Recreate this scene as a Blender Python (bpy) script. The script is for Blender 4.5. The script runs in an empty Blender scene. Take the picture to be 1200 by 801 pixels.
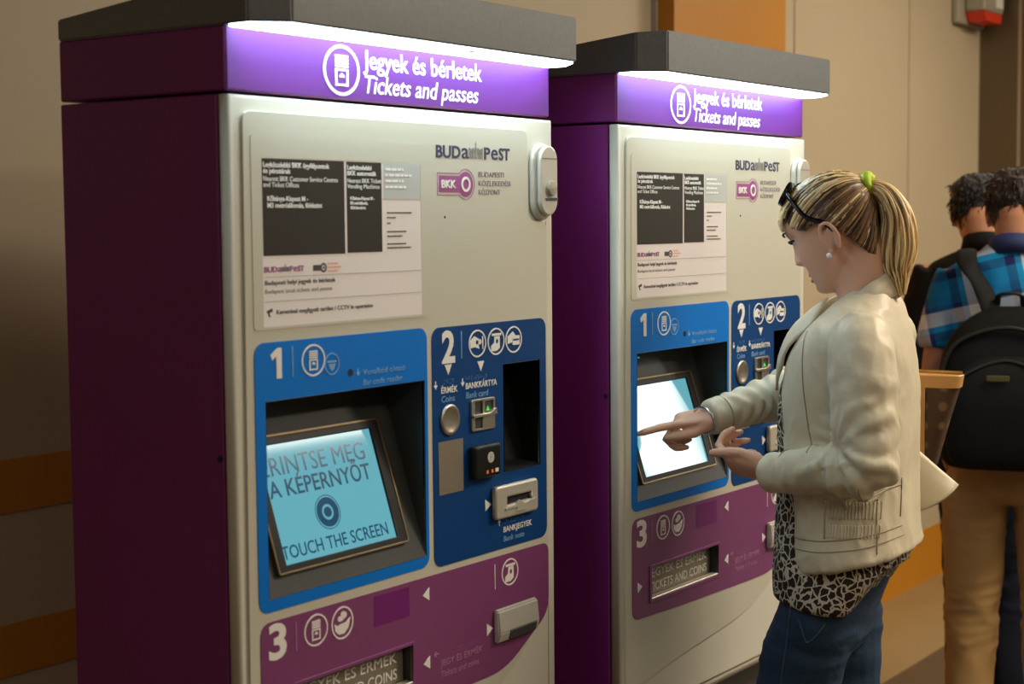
import bpy, bmesh, math, random
from mathutils import Vector, Matrix, noise
random.seed(7)
C = bpy.context.scene.collection
sc = bpy.context.scene
PI = math.pi

# ------------------------------------------------------------------ camera, world, lights, exposure
cam = bpy.data.objects.new('camera', bpy.data.cameras.new('camera')); C.objects.link(cam)
sc.camera = cam
YAW, PITCH, ROLL = 0.9608, -0.0741, -0.0085
_f = Vector((math.sin(YAW)*math.cos(PITCH), math.cos(YAW)*math.cos(PITCH), math.sin(PITCH)))
_r = Vector((math.cos(YAW), -math.sin(YAW), 0)); _u = _r.cross(_f)
_r2 = math.cos(ROLL)*_r + math.sin(ROLL)*_u; _u2 = -math.sin(ROLL)*_r + math.cos(ROLL)*_u
_m = Matrix((_r2, _u2, -_f)).transposed().to_4x4(); _m.translation = (-1.6133, -1.5966, 1.600)
cam.matrix_world = _m
cam.data.sensor_width = 36; cam.data.lens = 57.0
cam.data.clip_start = 0.05
cam.data.dof.use_dof = True; cam.data.dof.focus_distance = 3.0; cam.data.dof.aperture_fstop = 5.0

sc.view_settings.view_transform = 'Standard'; sc.view_settings.look = 'None'
sc.view_settings.exposure = 0.0; sc.view_settings.gamma = 1; sc.view_settings.use_curve_mapping = False
W = bpy.data.worlds.new('station_hall_ambient'); sc.world = W; W.use_nodes = True
bg = W.node_tree.nodes['Background']; bg.inputs[0].default_value = (1.0, 0.80, 0.58, 1); bg.inputs[1].default_value = 0.18

def area(name, loc, target, sx, sy, power, col):
    l = bpy.data.lights.new(name, 'AREA'); l.shape = 'RECTANGLE'; l.size = sx; l.size_y = sy
    l.energy = power; l.color = col
    o = bpy.data.objects.new(name, l); C.objects.link(o); o.location = loc
    o.rotation_euler = (Vector(target)-Vector(loc)).to_track_quat('-Z', 'Y').to_euler()
    return o
# (the ceiling lamps below carry the lights of the hall)
CEIL = 3.2
CEILING_LAMPS = [  # x, y, length x, length y, power
    (2.5, -1.9, 1.5, 0.5, 95), (4.9, -1.2, 1.5, 0.5, 62), (0.7, -3.3, 1.5, 0.5, 26), (5.2, -3.8, 1.5, 0.5, 40), (4.3, 0.0, 1.4, 0.3, 9), (-1.9, -2.6, 1.5, 0.5, 16)]  # last entry is fill added to lift the left wall and nearer cabinet side
WARM = (1.0, 0.87, 0.70)

# ------------------------------------------------------------------ helpers
def lin(c):
    c = c/255.0
    return c/12.92 if c <= 0.04045 else ((c+0.055)/1.055)**2.4
def rgb(r, g, b): return (lin(r), lin(g), lin(b), 1)

def mat(name, col, rough=0.5, metal=0.0, var=0.0, vscale=20, bump=0.0, bscale=60, emit=None, estr=0, coat=0.0, spec=0.5, stretch=None):
    m = bpy.data.materials.new(name); m.use_nodes = True
    nt = m.node_tree; b = nt.nodes['Principled BSDF']
    b.inputs['Base Color'].default_value = col; b.inputs['Roughness'].default_value = rough
    b.inputs['Metallic'].default_value = metal; b.inputs['Coat Weight'].default_value = coat
    b.inputs['Coat Roughness'].default_value = 0.05
    b.inputs['Specular IOR Level'].default_value = spec
    if var or bump:
        tc = nt.nodes.new('ShaderNodeTexCoord'); mp = nt.nodes.new('ShaderNodeMapping')
        nt.links.new(tc.outputs['Object'], mp.inputs[0])
        if stretch: mp.inputs['Scale'].default_value = stretch
    if var:
        n = nt.nodes.new('ShaderNodeTexNoise'); n.inputs['Scale'].default_value = vscale; n.inputs['Detail'].default_value = 5
        nt.links.new(mp.outputs[0], n.inputs['Vector'])
        mx = nt.nodes.new('ShaderNodeMix'); mx.data_type = 'RGBA'
        mx.inputs[6].default_value = tuple(max(0, c*(1-var)) for c in col[:3])+(1,)
        mx.inputs[7].default_value = tuple(min(1, c*(1+var)) for c in col[:3])+(1,)
        nt.links.new(n.outputs['Fac'], mx.inputs[0]); nt.links.new(mx.outputs[2], b.inputs['Base Color'])
    if bump:
        n2 = nt.nodes.new('ShaderNodeTexNoise'); n2.inputs['Scale'].default_value = bscale; n2.inputs['Detail'].default_value = 4
        nt.links.new(mp.outputs[0], n2.inputs['Vector'])
        bp = nt.nodes.new('ShaderNodeBump'); bp.inputs['Strength'].default_value = bump; bp.inputs['Distance'].default_value = 0.01
        nt.links.new(n2.outputs['Fac'], bp.inputs['Height']); nt.links.new(bp.outputs[0], b.inputs['Normal'])
    if emit:
        b.inputs['Emission Color'].default_value = emit; b.inputs['Emission Strength'].default_value = estr
    return m

def tag(o, label=None, cat=None, group=None, kind=None):
    if label: o['label'] = label
    if cat: o['category'] = cat
    if group: o['group'] = group
    if kind: o['kind'] = kind
    return o
def empty(name, loc, label, cat, rz=0, group=None):
    o = bpy.data.objects.new(name, None); C.objects.link(o); o.location = loc; o.rotation_euler = (0, 0, rz)
    o.empty_display_size = 0.1
    return tag(o, label, cat, group)
def obj(name, bm, m, parent=None, smooth=False, label=None):
    me = bpy.data.meshes.new(name)
    bmesh.ops.recalc_face_normals(bm, faces=bm.faces)
    bm.to_mesh(me); bm.free()
    if smooth:
        for p in me.polygons: p.use_smooth = True
    for mm in (m if isinstance(m, (list, tuple)) else [m]): me.materials.append(mm)
    o = bpy.data.objects.new(name, me); C.objects.link(o)
    if parent: o.parent = parent
    if label: o['label'] = label
    return o
def struct(name, bm, m): return tag(obj(name, bm, m), kind='structure')
def copy_tree(o, parent=None, skip=()):
    c = o.copy(); C.objects.link(c); c.parent = parent
    for ch in list(o.children):
        if ch not in skip: copy_tree(ch, c, skip)
    return c

def add_box(bm, x0, x1, y0, y1, z0, z1, bev=0, seg=2):
    g = bmesh.ops.create_cube(bm, size=1)
    vs = g['verts']
    for v in vs:
        v.co = Vector((x0 if v.co.x < 0 else x1, y0 if v.co.y < 0 else y1, z0 if v.co.z < 0 else z1))
    if bev:
        es = list({e for v in vs for e in v.link_edges})
        bmesh.ops.bevel(bm, geom=es, offset=bev, segments=seg, affect='EDGES', profile=0.5)
    return bm
def box(*a, **k): return add_box(bmesh.new(), *a, **k)
def add_prism(bm, pts, y0, y1, axis='y'):
    """closed outline in XZ (axis y), XY (axis z) or YZ (axis x) extruded between y0 and y1"""
    def P(p, t): return {'y': (p[0], t, p[1]), 'z': (p[0], p[1], t), 'x': (t, p[0], p[1])}[axis]
    a = [bm.verts.new(P(p, y0)) for p in pts]; b = [bm.verts.new(P(p, y1)) for p in pts]
    n = len(pts)
    bm.faces.new(a); bm.faces.new(b[::-1])
    for i in range(n): bm.faces.new((a[i], a[(i+1) % n], b[(i+1) % n], b[i]))
    return bm
def add_lathe(bm, prof, origin, axis, seg=32):
    """profile (radius, height along axis) revolved"""
    ax = Vector(axis).normalized(); q = Vector((0, 0, 1)).rotation_difference(ax); o = Vector(origin)
    rings = []
    for r, h in prof:
        rings.append([bm.verts.new(o + q @ Vector((r*math.cos(2*PI*i/seg), r*math.sin(2*PI*i/seg), h))) for i in range(seg)])
    for a, b in zip(rings, rings[1:]):
        for i in range(seg): bm.faces.new((a[i], a[(i+1) % seg], b[(i+1) % seg], b[i]))
    bm.faces.new(rings[0]); bm.faces.new(rings[-1][::-1])
    return bm
def catmull(pts, n):
    """resample control tuples smoothly, n samples per span"""
    out = []
    P = [pts[0]] + list(pts) + [pts[-1]]
    for i in range(1, len(P)-2):
        p0, p1, p2, p3 = P[i-1], P[i], P[i+1], P[i+2]
        for k in range(n):
            t = k/n
            out.append(tuple(0.5*((2*b)+(-a+c)*t+(2*a-5*b+4*c-d)*t*t+(-a+3*b-3*c+d)*t**3) for a, b, c, d in zip(p0, p1, p2, p3)))
    out.append(tuple(pts[-1]))
    return out
def add_tube(bm, path, radii, seg=12, up=(0, 0, 1), caps=True, fn=None):
    """tube along path; radii = r or (a, b) per point (a across, b along 'up')"""
    path = [Vector(p) for p in path]; rings = []
    n = len(path); ref = Vector(up)
    for i, p in enumerate(path):
        t = (path[min(i+1, n-1)]-path[max(i-1, 0)])
        t = t.normalized() if t.length > 1e-9 else Vector((0, 0, 1))
        s = t.cross(ref)
        if s.length < 1e-4: s = t.cross(Vector((1, 0, 0.01)))
        s.normalize(); w = s.cross(t).normalized()
        r = radii[i] if isinstance(radii, (list, tuple)) and not (len(radii) == 2 and n != 2 and not isinstance(radii[0], (list, tuple))) else radii
        ra, rb = r if isinstance(r, (list, tuple)) else (r, r)
        ring = []
        for k in range(seg):
            a = 2*PI*k/seg
            f = fn(i/(n-1), a) if fn else 1.0
            ring.append(bm.verts.new(p + s*math.cos(a)*ra*f + w*math.sin(a)*rb*f))
        rings.append(ring)
    for a, b in zip(rings, rings[1:]):
        for k in range(seg): bm.faces.new((a[k], a[(k+1) % seg], b[(k+1) % seg], b[k]))
    if caps:
        bm.faces.new(rings[0][::-1]); bm.faces.new(rings[-1])
    return bm
def add_ball(bm, c, r, sub=3):
    r = r if isinstance(r, (list, tuple)) else (r, r, r)
    g = bmesh.ops.create_icosphere(bm, subdivisions=sub, radius=1)
    for v in g['verts']: v.co = Vector((v.co.x*r[0]+c[0], v.co.y*r[1]+c[1], v.co.z*r[2]+c[2]))
    return bm

# flat graphics: 2D loops filled (even-odd) and given a thickness, in a frame (x right, y up, z out of the surface)
FRONT = Matrix(((1, 0, 0, 0), (0, 0, -1, 0), (0, 1, 0, 0), (0, 0, 0, 1)))
def frame_y(y): return Matrix.Translation((0, y, 0)) @ FRONT
def add_flat(bm, loops, thick, frame, bevel=0.0):
    cu = bpy.data.curves.new('t', 'CURVE'); cu.dimensions = '2D'; cu.fill_mode = 'BOTH'
    for lp in loops:
        sp = cu.splines.new('POLY'); sp.points.add(len(lp)-1); sp.use_cyclic_u = True
        for p, q in zip(sp.points, lp): p.co = (q[0], q[1], 0, 1)
    cu.extrude = max(thick/2-bevel, 1e-5); cu.bevel_depth = bevel; cu.bevel_resolution = 2
    _curve_in(bm, cu, thick, frame)
    return bm
def _curve_in(bm, cu, thick, frame, scale=(1, 1), off=(0, 0), shear=0.0):
    o = bpy.data.objects.new('t', cu)
    me = bpy.data.meshes.new_from_object(o)
    for v in me.vertices:
        x, y, z = v.co
        v.co = frame @ Vector((x*scale[0]+off[0]+shear*y*scale[1], y*scale[1]+off[1], z+thick/2))
    bm.from_mesh(me)
    bpy.data.objects.remove(o); bpy.data.meshes.remove(me); bpy.data.curves.remove(cu)
def add_text(bm, s, x0, x1, base, cap, frame, bold=0.0, shear=0.0, thick=0.0006, dy=0.0):
    """one line of lettering: left x0, right x1, baseline and capital height; dy lets the line climb"""
    cu = bpy.data.curves.new('t', 'FONT'); cu.body = s; cu.size = 1; cu.extrude = thick/2; cu.offset = bold; cu.resolution_u = 3
    o = bpy.data.objects.new('t', cu); me = bpy.data.meshes.new_from_object(o)
    xs = [v.co.x for v in me.vertices]; lo, hi = min(xs), max(xs)
    sy = cap/0.682; sx = (x1-x0-abs(shear)*cap)/(hi-lo)
    for v in me.vertices:
        x, y, z = v.co
        X = x0+(x-lo)*sx+shear*y*sy
        v.co = frame @ Vector((X, base+y*sy+dy*(X-x0), z+thick/2))
    bm.from_mesh(me)
    bpy.data.objects.remove(o); bpy.data.meshes.remove(me); bpy.data.curves.remove(cu)
    return bm
def rrect(x0, x1, z0, z1, r=0.0, n=5):
    if r <= 0: return [(x0, z0), (x1, z0), (x1, z1), (x0, z1)]
    out = []
    for cx, cz, a0 in ((x1-r, z0+r, -PI/2), (x1-r, z1-r, 0), (x0+r, z1-r, PI/2), (x0+r, z0+r, PI)):
        for k in range(n+1):
            a = a0+PI/2*k/n; out.append((cx+r*math.cos(a), cz+r*math.sin(a)))
    return out
def circ(cx, cz, r, n=40, rz=None): return [(cx+r*math.cos(2*PI*k/n), cz+(rz or r)*math.sin(2*PI*k/n)) for k in range(n)]
def rounded(pts, r, n=5):
    """round the corners of a polygon"""
    out = []; N = len(pts)
    for i in range(N):
        p = Vector(pts[i]); a = Vector(pts[i-1]); b = Vector(pts[(i+1) % N])
        rr = r[i] if isinstance(r, (list, tuple)) else r
        if rr <= 0: out.append(tuple(p)); continue
        d1 = (a-p); d2 = (b-p); l = min(rr, d1.length*0.45, d2.length*0.45)
        q1 = p+d1.normalized()*l; q2 = p+d2.normalized()*l
        for k in range(n+1):
            t = k/n; out.append(tuple(q1*(1-t)**2+p*2*t*(1-t)+q2*t*t))
    return out

# ------------------------------------------------------------------ materials of the place
M = {}
M['wall'] = mat('cream_wall_panels', rgb(180, 163, 134), 0.5, var=0.05, vscale=3, bump=0.03, bscale=40)
M['ochre'] = mat('ochre_wall_band', rgb(186, 122, 22), 0.45, var=0.05, vscale=5)
M['floor_light'] = mat('tan_stone_floor', rgb(140, 116, 78), 0.35, var=0.16, vscale=5, bump=0.03)
M['floor_dark'] = mat('brown_stone_floor', rgb(74, 58, 40), 0.35, var=0.2, vscale=6, bump=0.03)
M['metal_wall'] = mat('dull_bronze_metal', rgb(104, 88, 66), 0.35, metal=0.6, var=0.15, vscale=3, stretch=(1, 1, .2))
M['groove'] = mat('dark_joint', rgb(150, 130, 104), 0.8, var=0.1)
M['ceiling'] = mat('dark_ceiling', rgb(120, 108, 90), 0.8, var=0.05)
M['lamp'] = mat('ceiling_lamp_glass', rgb(230, 220, 200), 0.4, emit=(1.0, 0.86, 0.66, 1), estr=4)
M['lamp_body'] = mat('lamp_housing', rgb(170, 165, 155), 0.5, var=0.05)

# ------------------------------------------------------------------ the setting
WY = 0.968; XC = 5.86
bm = bmesh.new(); add_box(bm, -5, XC, WY, WY+0.2, 0, CEIL); struct('wall_back', bm, M['wall'])
bm = bmesh.new(); add_box(bm, XC, XC+0.2, -0.55, WY+0.2, 0, CEIL, 0.004); struct('wall_right', bm, M['metal_wall'])
bm = bmesh.new(); add_box(bm, -5, 17, 0.51, WY, -0.1, 0.0); add_box(bm, -5, 17, -9, 0.505, -0.1, 0.0)
fl = struct('floor', bm, [M['floor_light'], M['floor_dark']])
for p in fl.data.polygons:
    if p.center.y < 0.5: p.material_index = 1
bm = bmesh.new(); add_box(bm, -5, 17, -9, WY+0.2, CEIL, CEIL+0.1); struct('ceiling', bm, M['ceiling'])
# painted bands, 4 mm tiles proud of the wall
for n, (z0, z1) in enumerate(((1.050, 1.153), (0.733, 0.834), (0.0, 0.233))):
    bm = bmesh.new(); add_box(bm, -5, XC-0.002, WY-0.004, WY-0.0005, z0, z1); struct('trim_%d' % (n+1), bm, M['ochre'])
bm = bmesh.new()
for x in (-2.0, -0.9, 0.2, 1.5, 3.86, 4.98): add_box(bm, x, x+0.004, WY-0.003, WY-0.0002, 0.235, CEIL)
struct('trim_4', bm, M['groove'])
bm = bmesh.new()
for y in (0.775, 0.2): add_box(bm, XC-0.004, XC-0.0003, y, y+0.012, 0, CEIL)
struct('trim_5', bm, M['groove'])
# ochre upright casing on the wall
pl = empty('wall_pillar', (3.23, WY, 0), 'ochre square upright casing on the cream wall behind the farther ticket machine', 'pillar')
obj('casing', box(-0.397, 0.397, -0.079, -0.0005, 0.0, CEIL-0.002, 0.003), M['ochre'], pl)
bm = bmesh.new(); add_box(bm, 0.397, 0.404, -0.06, -0.0005, 0.0, CEIL-0.002); add_box(bm, -0.404, -0.397, -0.02, -0.0005, 0, CEIL-0.002)
obj('edge_strip', bm, M['lamp_body'], pl, label='pale metal edge strip')
# fire alarm box near the corner
M['alarm_body'] = mat('alarm_housing', rgb(150, 140, 122), 0.5, var=0.04)
M['alarm_red'] = mat('alarm_red_lens', rgb(190, 40, 10), 0.3, var=0.1, emit=rgb(190, 40, 10), estr=0.12)
M['alarm_label'] = mat('alarm_label_white', rgb(215, 210, 200), 0.5)
M['alarm_dark'] = mat('alarm_dark_print', rgb(80, 76, 70), 0.5)
al = empty('alarm_sounder', (5.56, WY, 2.44), 'pale wall alarm box with a red underside high at the wall corner', 'alarm')
obj('back_plate', box(-0.08, 0.26, -0.035, -0.0005, 0.02, 0.40, 0.01), M['alarm_body'], al)
obj('housing', box(-0.01, 0.24, -0.13, -0.036, 0.075, 0.38, 0.012), M['alarm_body'], al)
bm = bmesh.new(); add_prism(bm, [(-0.005, 0.074), (0.235, 0.074), (0.215, 0.035), (0.03, 0.035)], -0.125, -0.04); obj('lens', bm, M['alarm_red'], al, label='red lens')
obj('label_plate', box(0.13, 0.225, -0.133, -0.1305, 0.10, 0.26), M['alarm_label'], al, label='white printed label')
# ceiling lamps of the hall, plus one added fill lamp
lamp_label = ['long ceiling lamp over the queue area in front of the farther ticket machine', 'ceiling lamp nearest the alarm corner', 'ceiling lamp in front of the nearer ticket machine', 'ceiling lamp out in the hall beyond the queue', 'narrow ceiling lamp close above the cream wall', 'added unseen fill lamp behind the viewer at the left of the hall']
for i, (x, y, lx, ly, pw) in enumerate(CEILING_LAMPS):
    e = empty('ceiling_light', (x, y, CEIL), lamp_label[i], 'light', group='ceiling lamps of the hall')
    bm = bmesh.new(); add_flat(bm, [rrect(-lx/2-.03, lx/2+.03, -ly/2-.03, ly/2+.03), rrect(-lx/2, lx/2, -ly/2, ly/2)], 0.07, Matrix(((1,0,0,0),(0,1,0,0),(0,0,-1,0),(0,0,0,1))))
    obj('frame', bm, M['lamp_body'], e)
    obj('diffuser', box(-lx/2, lx/2, -ly/2, ly/2, -0.03, -0.0005), M['lamp'], e)
    a = area('lamp_glow', (x, y, CEIL-0.08), (x, y, 0), lx, ly, pw, WARM); a.parent = e; a.location = (0, 0, -0.08); a.rotation_euler = (0, 0, 0)
# the luminous line running away down the hall (mirrored in the farther touchscreen)
e = empty('ceiling_light_line', (11.8, -6.05, CEIL), 'long luminous strip running down the hall ceiling', 'light', rz=math.atan2(-0.5, 0.865))
M['bright_lamp'] = mat('bright_strip_glass', rgb(240, 235, 220), 0.4, emit=(1.0, 0.93, 0.78, 1), estr=14)
obj('diffuser', box(-4.2, 4.2, -0.28, 0.28, -0.03, -0.0005), M['bright_lamp'], e)
bm = bmesh.new(); add_box(bm, -4.25, 4.25, 0.28, 0.32, -0.05, -0.0005); add_box(bm, -4.25, 4.25, -0.32, -0.28, -0.05, -0.0005); obj('frame', bm, M['lamp_body'], e)

# ------------------------------------------------------------------ ticket machine
M['purple'] = mat('purple_paint', rgb(118, 34, 108), 0.42, var=0.06, vscale=4)
M['purple_sign'] = mat('purple_sign_film', rgb(92, 32, 116), 0.5, var=0.02, spec=0.25)
M['purple_print'] = mat('purple_print', rgb(124, 60, 108), 0.4, var=0.03)
M['purple_patch'] = mat('deep_purple_patch', rgb(112, 24, 104), 0.35)
M['canopy'] = mat('grey_stone_laminate', rgb(92, 95, 95), 0.33, var=0.35, vscale=140, bump=0.02, spec=0.9)
M['led'] = mat('led_strip_light', rgb(235, 245, 250), 0.4, emit=(0.66, 0.90, 1.0, 1), estr=16)
M['door'] = mat('off_white_enamel', rgb(208, 204, 188), 0.42, var=0.015, vscale=6)
M['plate'] = mat('warm_grey_enamel', rgb(196, 192, 174), 0.40, var=0.02, vscale=6)
M['blue'] = mat('bright_blue_print', rgb(0, 114, 206), 0.5, var=0.02, spec=0.2)
M['navy'] = mat('navy_blue_print', rgb(0, 60, 118), 0.5, var=0.02, spec=0.2)
M['recess'] = mat('charcoal_plastic', rgb(58, 60, 58), 0.38, var=0.1, vscale=8)
M['black'] = mat('black_plastic', rgb(20, 20, 20), 0.4, var=0.1, spec=0.3)
M['deep'] = mat('slot_black', rgb(8, 8, 8), 0.6)
M['print'] = mat('white_print', rgb(232, 228, 218), 0.5)
M['print_soft'] = mat('pale_blue_print', rgb(120, 165, 205), 0.5)
M['print_dark'] = mat('navy_ink', rgb(38, 44, 78), 0.5)
M['print_grey'] = mat('grey_ink', rgb(128, 122, 116), 0.5)
M['print_mauve'] = mat('mauve_ink', rgb(128, 108, 122), 0.5)
M['print_pink'] = mat('plum_ink', rgb(150, 72, 130), 0.5)
M['print_faint'] = mat('faint_plum_print', rgb(168, 120, 150), 0.5)
M['steel'] = mat('brushed_steel', rgb(190, 182, 166), 0.32, metal=0.9, var=0.08, vscale=40, stretch=(1, 1, 8))
M['steel_flat'] = mat('dull_grey_steel', rgb(150, 140, 124), 0.5, metal=0.6, var=0.08, vscale=30)
M['zinc'] = mat('cast_zinc_grey', rgb(196, 190, 176), 0.4, metal=0.35, var=0.05)
M['lcd_paper'] = mat('pale_display', rgb(214, 204, 196), 0.25, emit=rgb(225, 212, 205), estr=0.12)
M['lcd_grey'] = mat('pale_grey_display_box', rgb(182, 184, 178), 0.25, emit=rgb(200, 205, 200), estr=0.06)
M['lcd_dark'] = mat('dark_display_box', rgb(58, 54, 48), 0.22)
M['lcd_ink'] = mat('display_ink', rgb(70, 64, 62), 0.4)
M['lcd_white'] = mat('display_white_letters', rgb(228, 224, 216), 0.4, emit=rgb(228, 224, 216), estr=0.08)
M['lcd_salmon'] = mat('display_salmon_ink', rgb(226, 170, 150), 0.4)
M['screen'] = mat('cyan_lit_screen', rgb(20, 30, 32), 0.06, emit=rgb(104, 176, 190), estr=0.92)
M['screen_ink'] = mat('navy_screen_letters', rgb(10, 26, 44), 0.12, emit=rgb(34, 78, 104), estr=0.8)
M['screen_bar'] = mat('teal_screen_line', rgb(16, 30, 34), 0.06, emit=rgb(66, 128, 142), estr=0.9)
M['bezel'] = mat('bronze_bezel', rgb(120, 104, 78), 0.3, metal=0.8)
M['plinth'] = mat('dark_grey_plinth', rgb(70, 66, 58), 0.45, var=0.06)
M['led_green'] = mat('green_indicator', rgb(30, 150, 40), 0.3, emit=rgb(40, 220, 60), estr=0.8)
M['led_amber'] = mat('amber_indicator', rgb(200, 110, 40), 0.3, emit=rgb(230, 120, 40), estr=0.3)

MW, MD, MT, SEAM = 0.80, 0.349, 0.024, 1.779
HT = 1.872
REC = (0.054, 0.419, 1.064, 1.349)          # touchscreen opening
PIN = (0.636, 0.748, 1.171, 1.358)          # key pad opening
TRAY = (0.104, 0.380, 0.864, 0.930)         # tray window
TK = 0.30                                    # lean of the touchscreen: depth per height
PLATE_Y, PANEL_Y = -0.004, -0.0056

def machine_icon(bm, fr, cx, cz, r, t=0.0008, ring=0.0028, rz=None):
    """ring with a little ticket machine in it"""
    rz = rz or r
    add_flat(bm, [circ(cx, cz, r, rz=rz), circ(cx, cz, r-ring, rz=rz-ring)], t, fr)
    w, h = 0.36*r, 0.62*rz
    add_flat(bm, [rrect(cx-w, cx+w, cz-h, cz+h), rrect(cx-w+.1*r, cx+w-.1*r, cz-h+.1*rz, cz-.02*rz)], t, fr) if False else None
    add_flat(bm, [rrect(cx-w, cx+w, cz-h, cz+0.06*rz), rrect(cx-w*.72, cx+w*.72, cz-h*.86, cz-0.02*rz)], t, fr)
    for k in range(4):
        z = cz+0.12*rz+k*0.13*rz
        add_flat(bm, [rrect(cx-w, cx+w, z, z+0.085*rz)], t, fr)
    add_flat(bm, [[(cx-.12*r, cz-.28*rz), (cx+.14*r, cz-.28*rz), (cx+.14*r, cz-.2*rz), (cx, cz-.1*rz), (cx-.12*r, cz-.2*rz)]], t, fr)
def ring(bm, fr, cx, cz, r, w=0.0026, t=0.0008, rz=None):
    rz = rz or r
    add_flat(bm, [circ(cx, cz, r, rz=rz), circ(cx, cz, r-w, rz=rz-w)], t, fr)
def hand_coin_icon(bm, fr, cx, cz, r, t=0.0008):
    ring(bm, fr, cx, cz, r)
    add_flat(bm, [[(cx-.72*r, cz+.05*r), (cx-.45*r, cz-.12*r), (cx-.1*r, cz-.05*r), (cx+.3*r, cz-.02*r), (cx+.72*r, cz+.22*r), (cx+.55*r, cz-.35*r), (cx+.15*r, cz-.68*r), (cx-.35*r, cz-.66*r), (cx-.68*r, cz-.4*r)]], t, fr)
    add_flat(bm, [circ(cx-.25*r, cz+.28*r, .17*r, 16)], t, fr); add_flat(bm, [circ(cx+.2*r, cz+.45*r, .2*r, 16)], t, fr)
    add_flat(bm, [[(cx-.15*r, cz+.6*r), (cx+.1*r, cz+.72*r), (cx+.12*r, cz+.2*r), (cx-.1*r, cz+.1*r)]], t, fr)
def coin_icon(bm, fr, cx, cz, r, rz, t=0.0008):
    ring(bm, fr, cx, cz, r, rz=rz)
    add_flat(bm, [[(cx-.85*r, cz+.25*rz), (cx-.35*r, cz+.55*rz), (cx+.1*r, cz+.35*rz), (cx+.5*r, cz+.05*rz), (cx+.3*r, cz-.1*rz), (cx+.1*r, cz-.05*rz), (cx+.2*r, cz-.4*rz), (cx-.3*r, cz-.25*rz), (cx-.8*r, cz-.3*rz)], circ(cx-.05*r, cz+.08*rz, .16*r, 14)], t, fr)
    add_flat(bm, [rrect(cx+.55*r, cx+.66*r, cz-.45*rz, cz+.5*rz)], t, fr)
    add_flat(bm, [circ(cx+.28*r, cz+.12*rz, .17*r, 16, .17*rz), circ(cx+.28*r, cz+.12*rz, .09*r, 16, .09*rz)], t, fr)
def note_icon(bm, fr, cx, cz, r, rz, t=0.0008):
    ring(bm, fr, cx, cz, r, rz=rz)
    add_flat(bm, [rrect(cx-.5*r, cx+.6*r, cz+.42*rz, cz+.6*rz)], t, fr)
    add_flat(bm, [[(cx-.2*r, cz+.38*rz), (cx+.42*r, cz+.38*rz), (cx+.42*r, cz-.5*rz), (cx+.05*r, cz-.7*rz), (cx-.6*r, cz-.7*rz), (cx-.6*r, cz-.3*rz), (cx-.25*r, cz-.1*rz)], circ(cx+.1*r, cz+.0*rz, .15*r, 14, .18*rz)], t, fr)
def card_icon(bm, fr, cx, cz, r, rz, t=0.0008):
    ring(bm, fr, cx, cz, r, rz=rz)
    add_flat(bm, [[(cx-.75*r, cz+.25*rz), (cx-.1*r, cz+.6*rz), (cx+.2*r, cz+.3*rz), (cx-.2*r, cz+.05*rz), (cx-.2*r, cz-.2*rz), (cx-.75*r, cz-.3*rz)]], t, fr)
    add_flat(bm, [rrect(cx-.15*r, cx+.72*r, cz-.42*rz, cz+.28*rz, .08*r, 3), rrect(cx-.1*r, cx+.67*r, cz-.1*rz, cz+.04*rz)], t, fr)
def tri(bm, fr, cx, cz, w, h, d, t=0.0008):
    p = {'d': [(-w, h), (w, h), (0, -h)], 'r': [(-w, h), (-w, -h), (w, 0)], 'l': [(w, h), (w, -h), (-w, 0)], 'u': [(-w, -h), (w, -h), (0, h)]}[d]
    add_flat(bm, [[(cx+a, cz+b) for a, b in p]], t, fr)
def arrow(bm, fr, cx, cz, h, d='d', t=0.0007):
    q = [(-.12, .9), (.12, .9), (.12, -.3), (.5, .1), (.6, -.1), (0, -.9), (-.6, -.1), (-.5, .1), (-.12, -.3)]
    R = {'d': lambda a, b: (a, b), 'u': lambda a, b: (-a, -b), 'l': lambda a, b: (b, -a)}[d]
    add_flat(bm, [[(cx+h*R(a, b)[0], cz+h*R(a, b)[1]) for a, b in q]], t, fr)
def braille(bm, fr, x0, x1, z, n, r=0.0011):
    rr = random.Random(n)
    for k in range(n):
        for a in (0, 1):
            for b in (0, 1, 2):
                if rr.random() < 0.42:
                    x = x0+(x1-x0)*k/max(1, n-1)+a*0.003; zz = z+b*0.003
                    add_flat(bm, [circ(x, zz, r*.6, 6)], 0.0005, fr)
def words(bm, fr, x0, x1, z, h, seed):
    """unreadable tiny print: word-long dashes"""
    rr = random.Random(seed); x = x0
    while x < x1-h:
        w = min(x1-x, h*rr.uniform(1.2, 4.2)); add_flat(bm, [rrect(x, x+w, z, z+h)], 0.0004, fr); x += w+h*0.6

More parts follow.
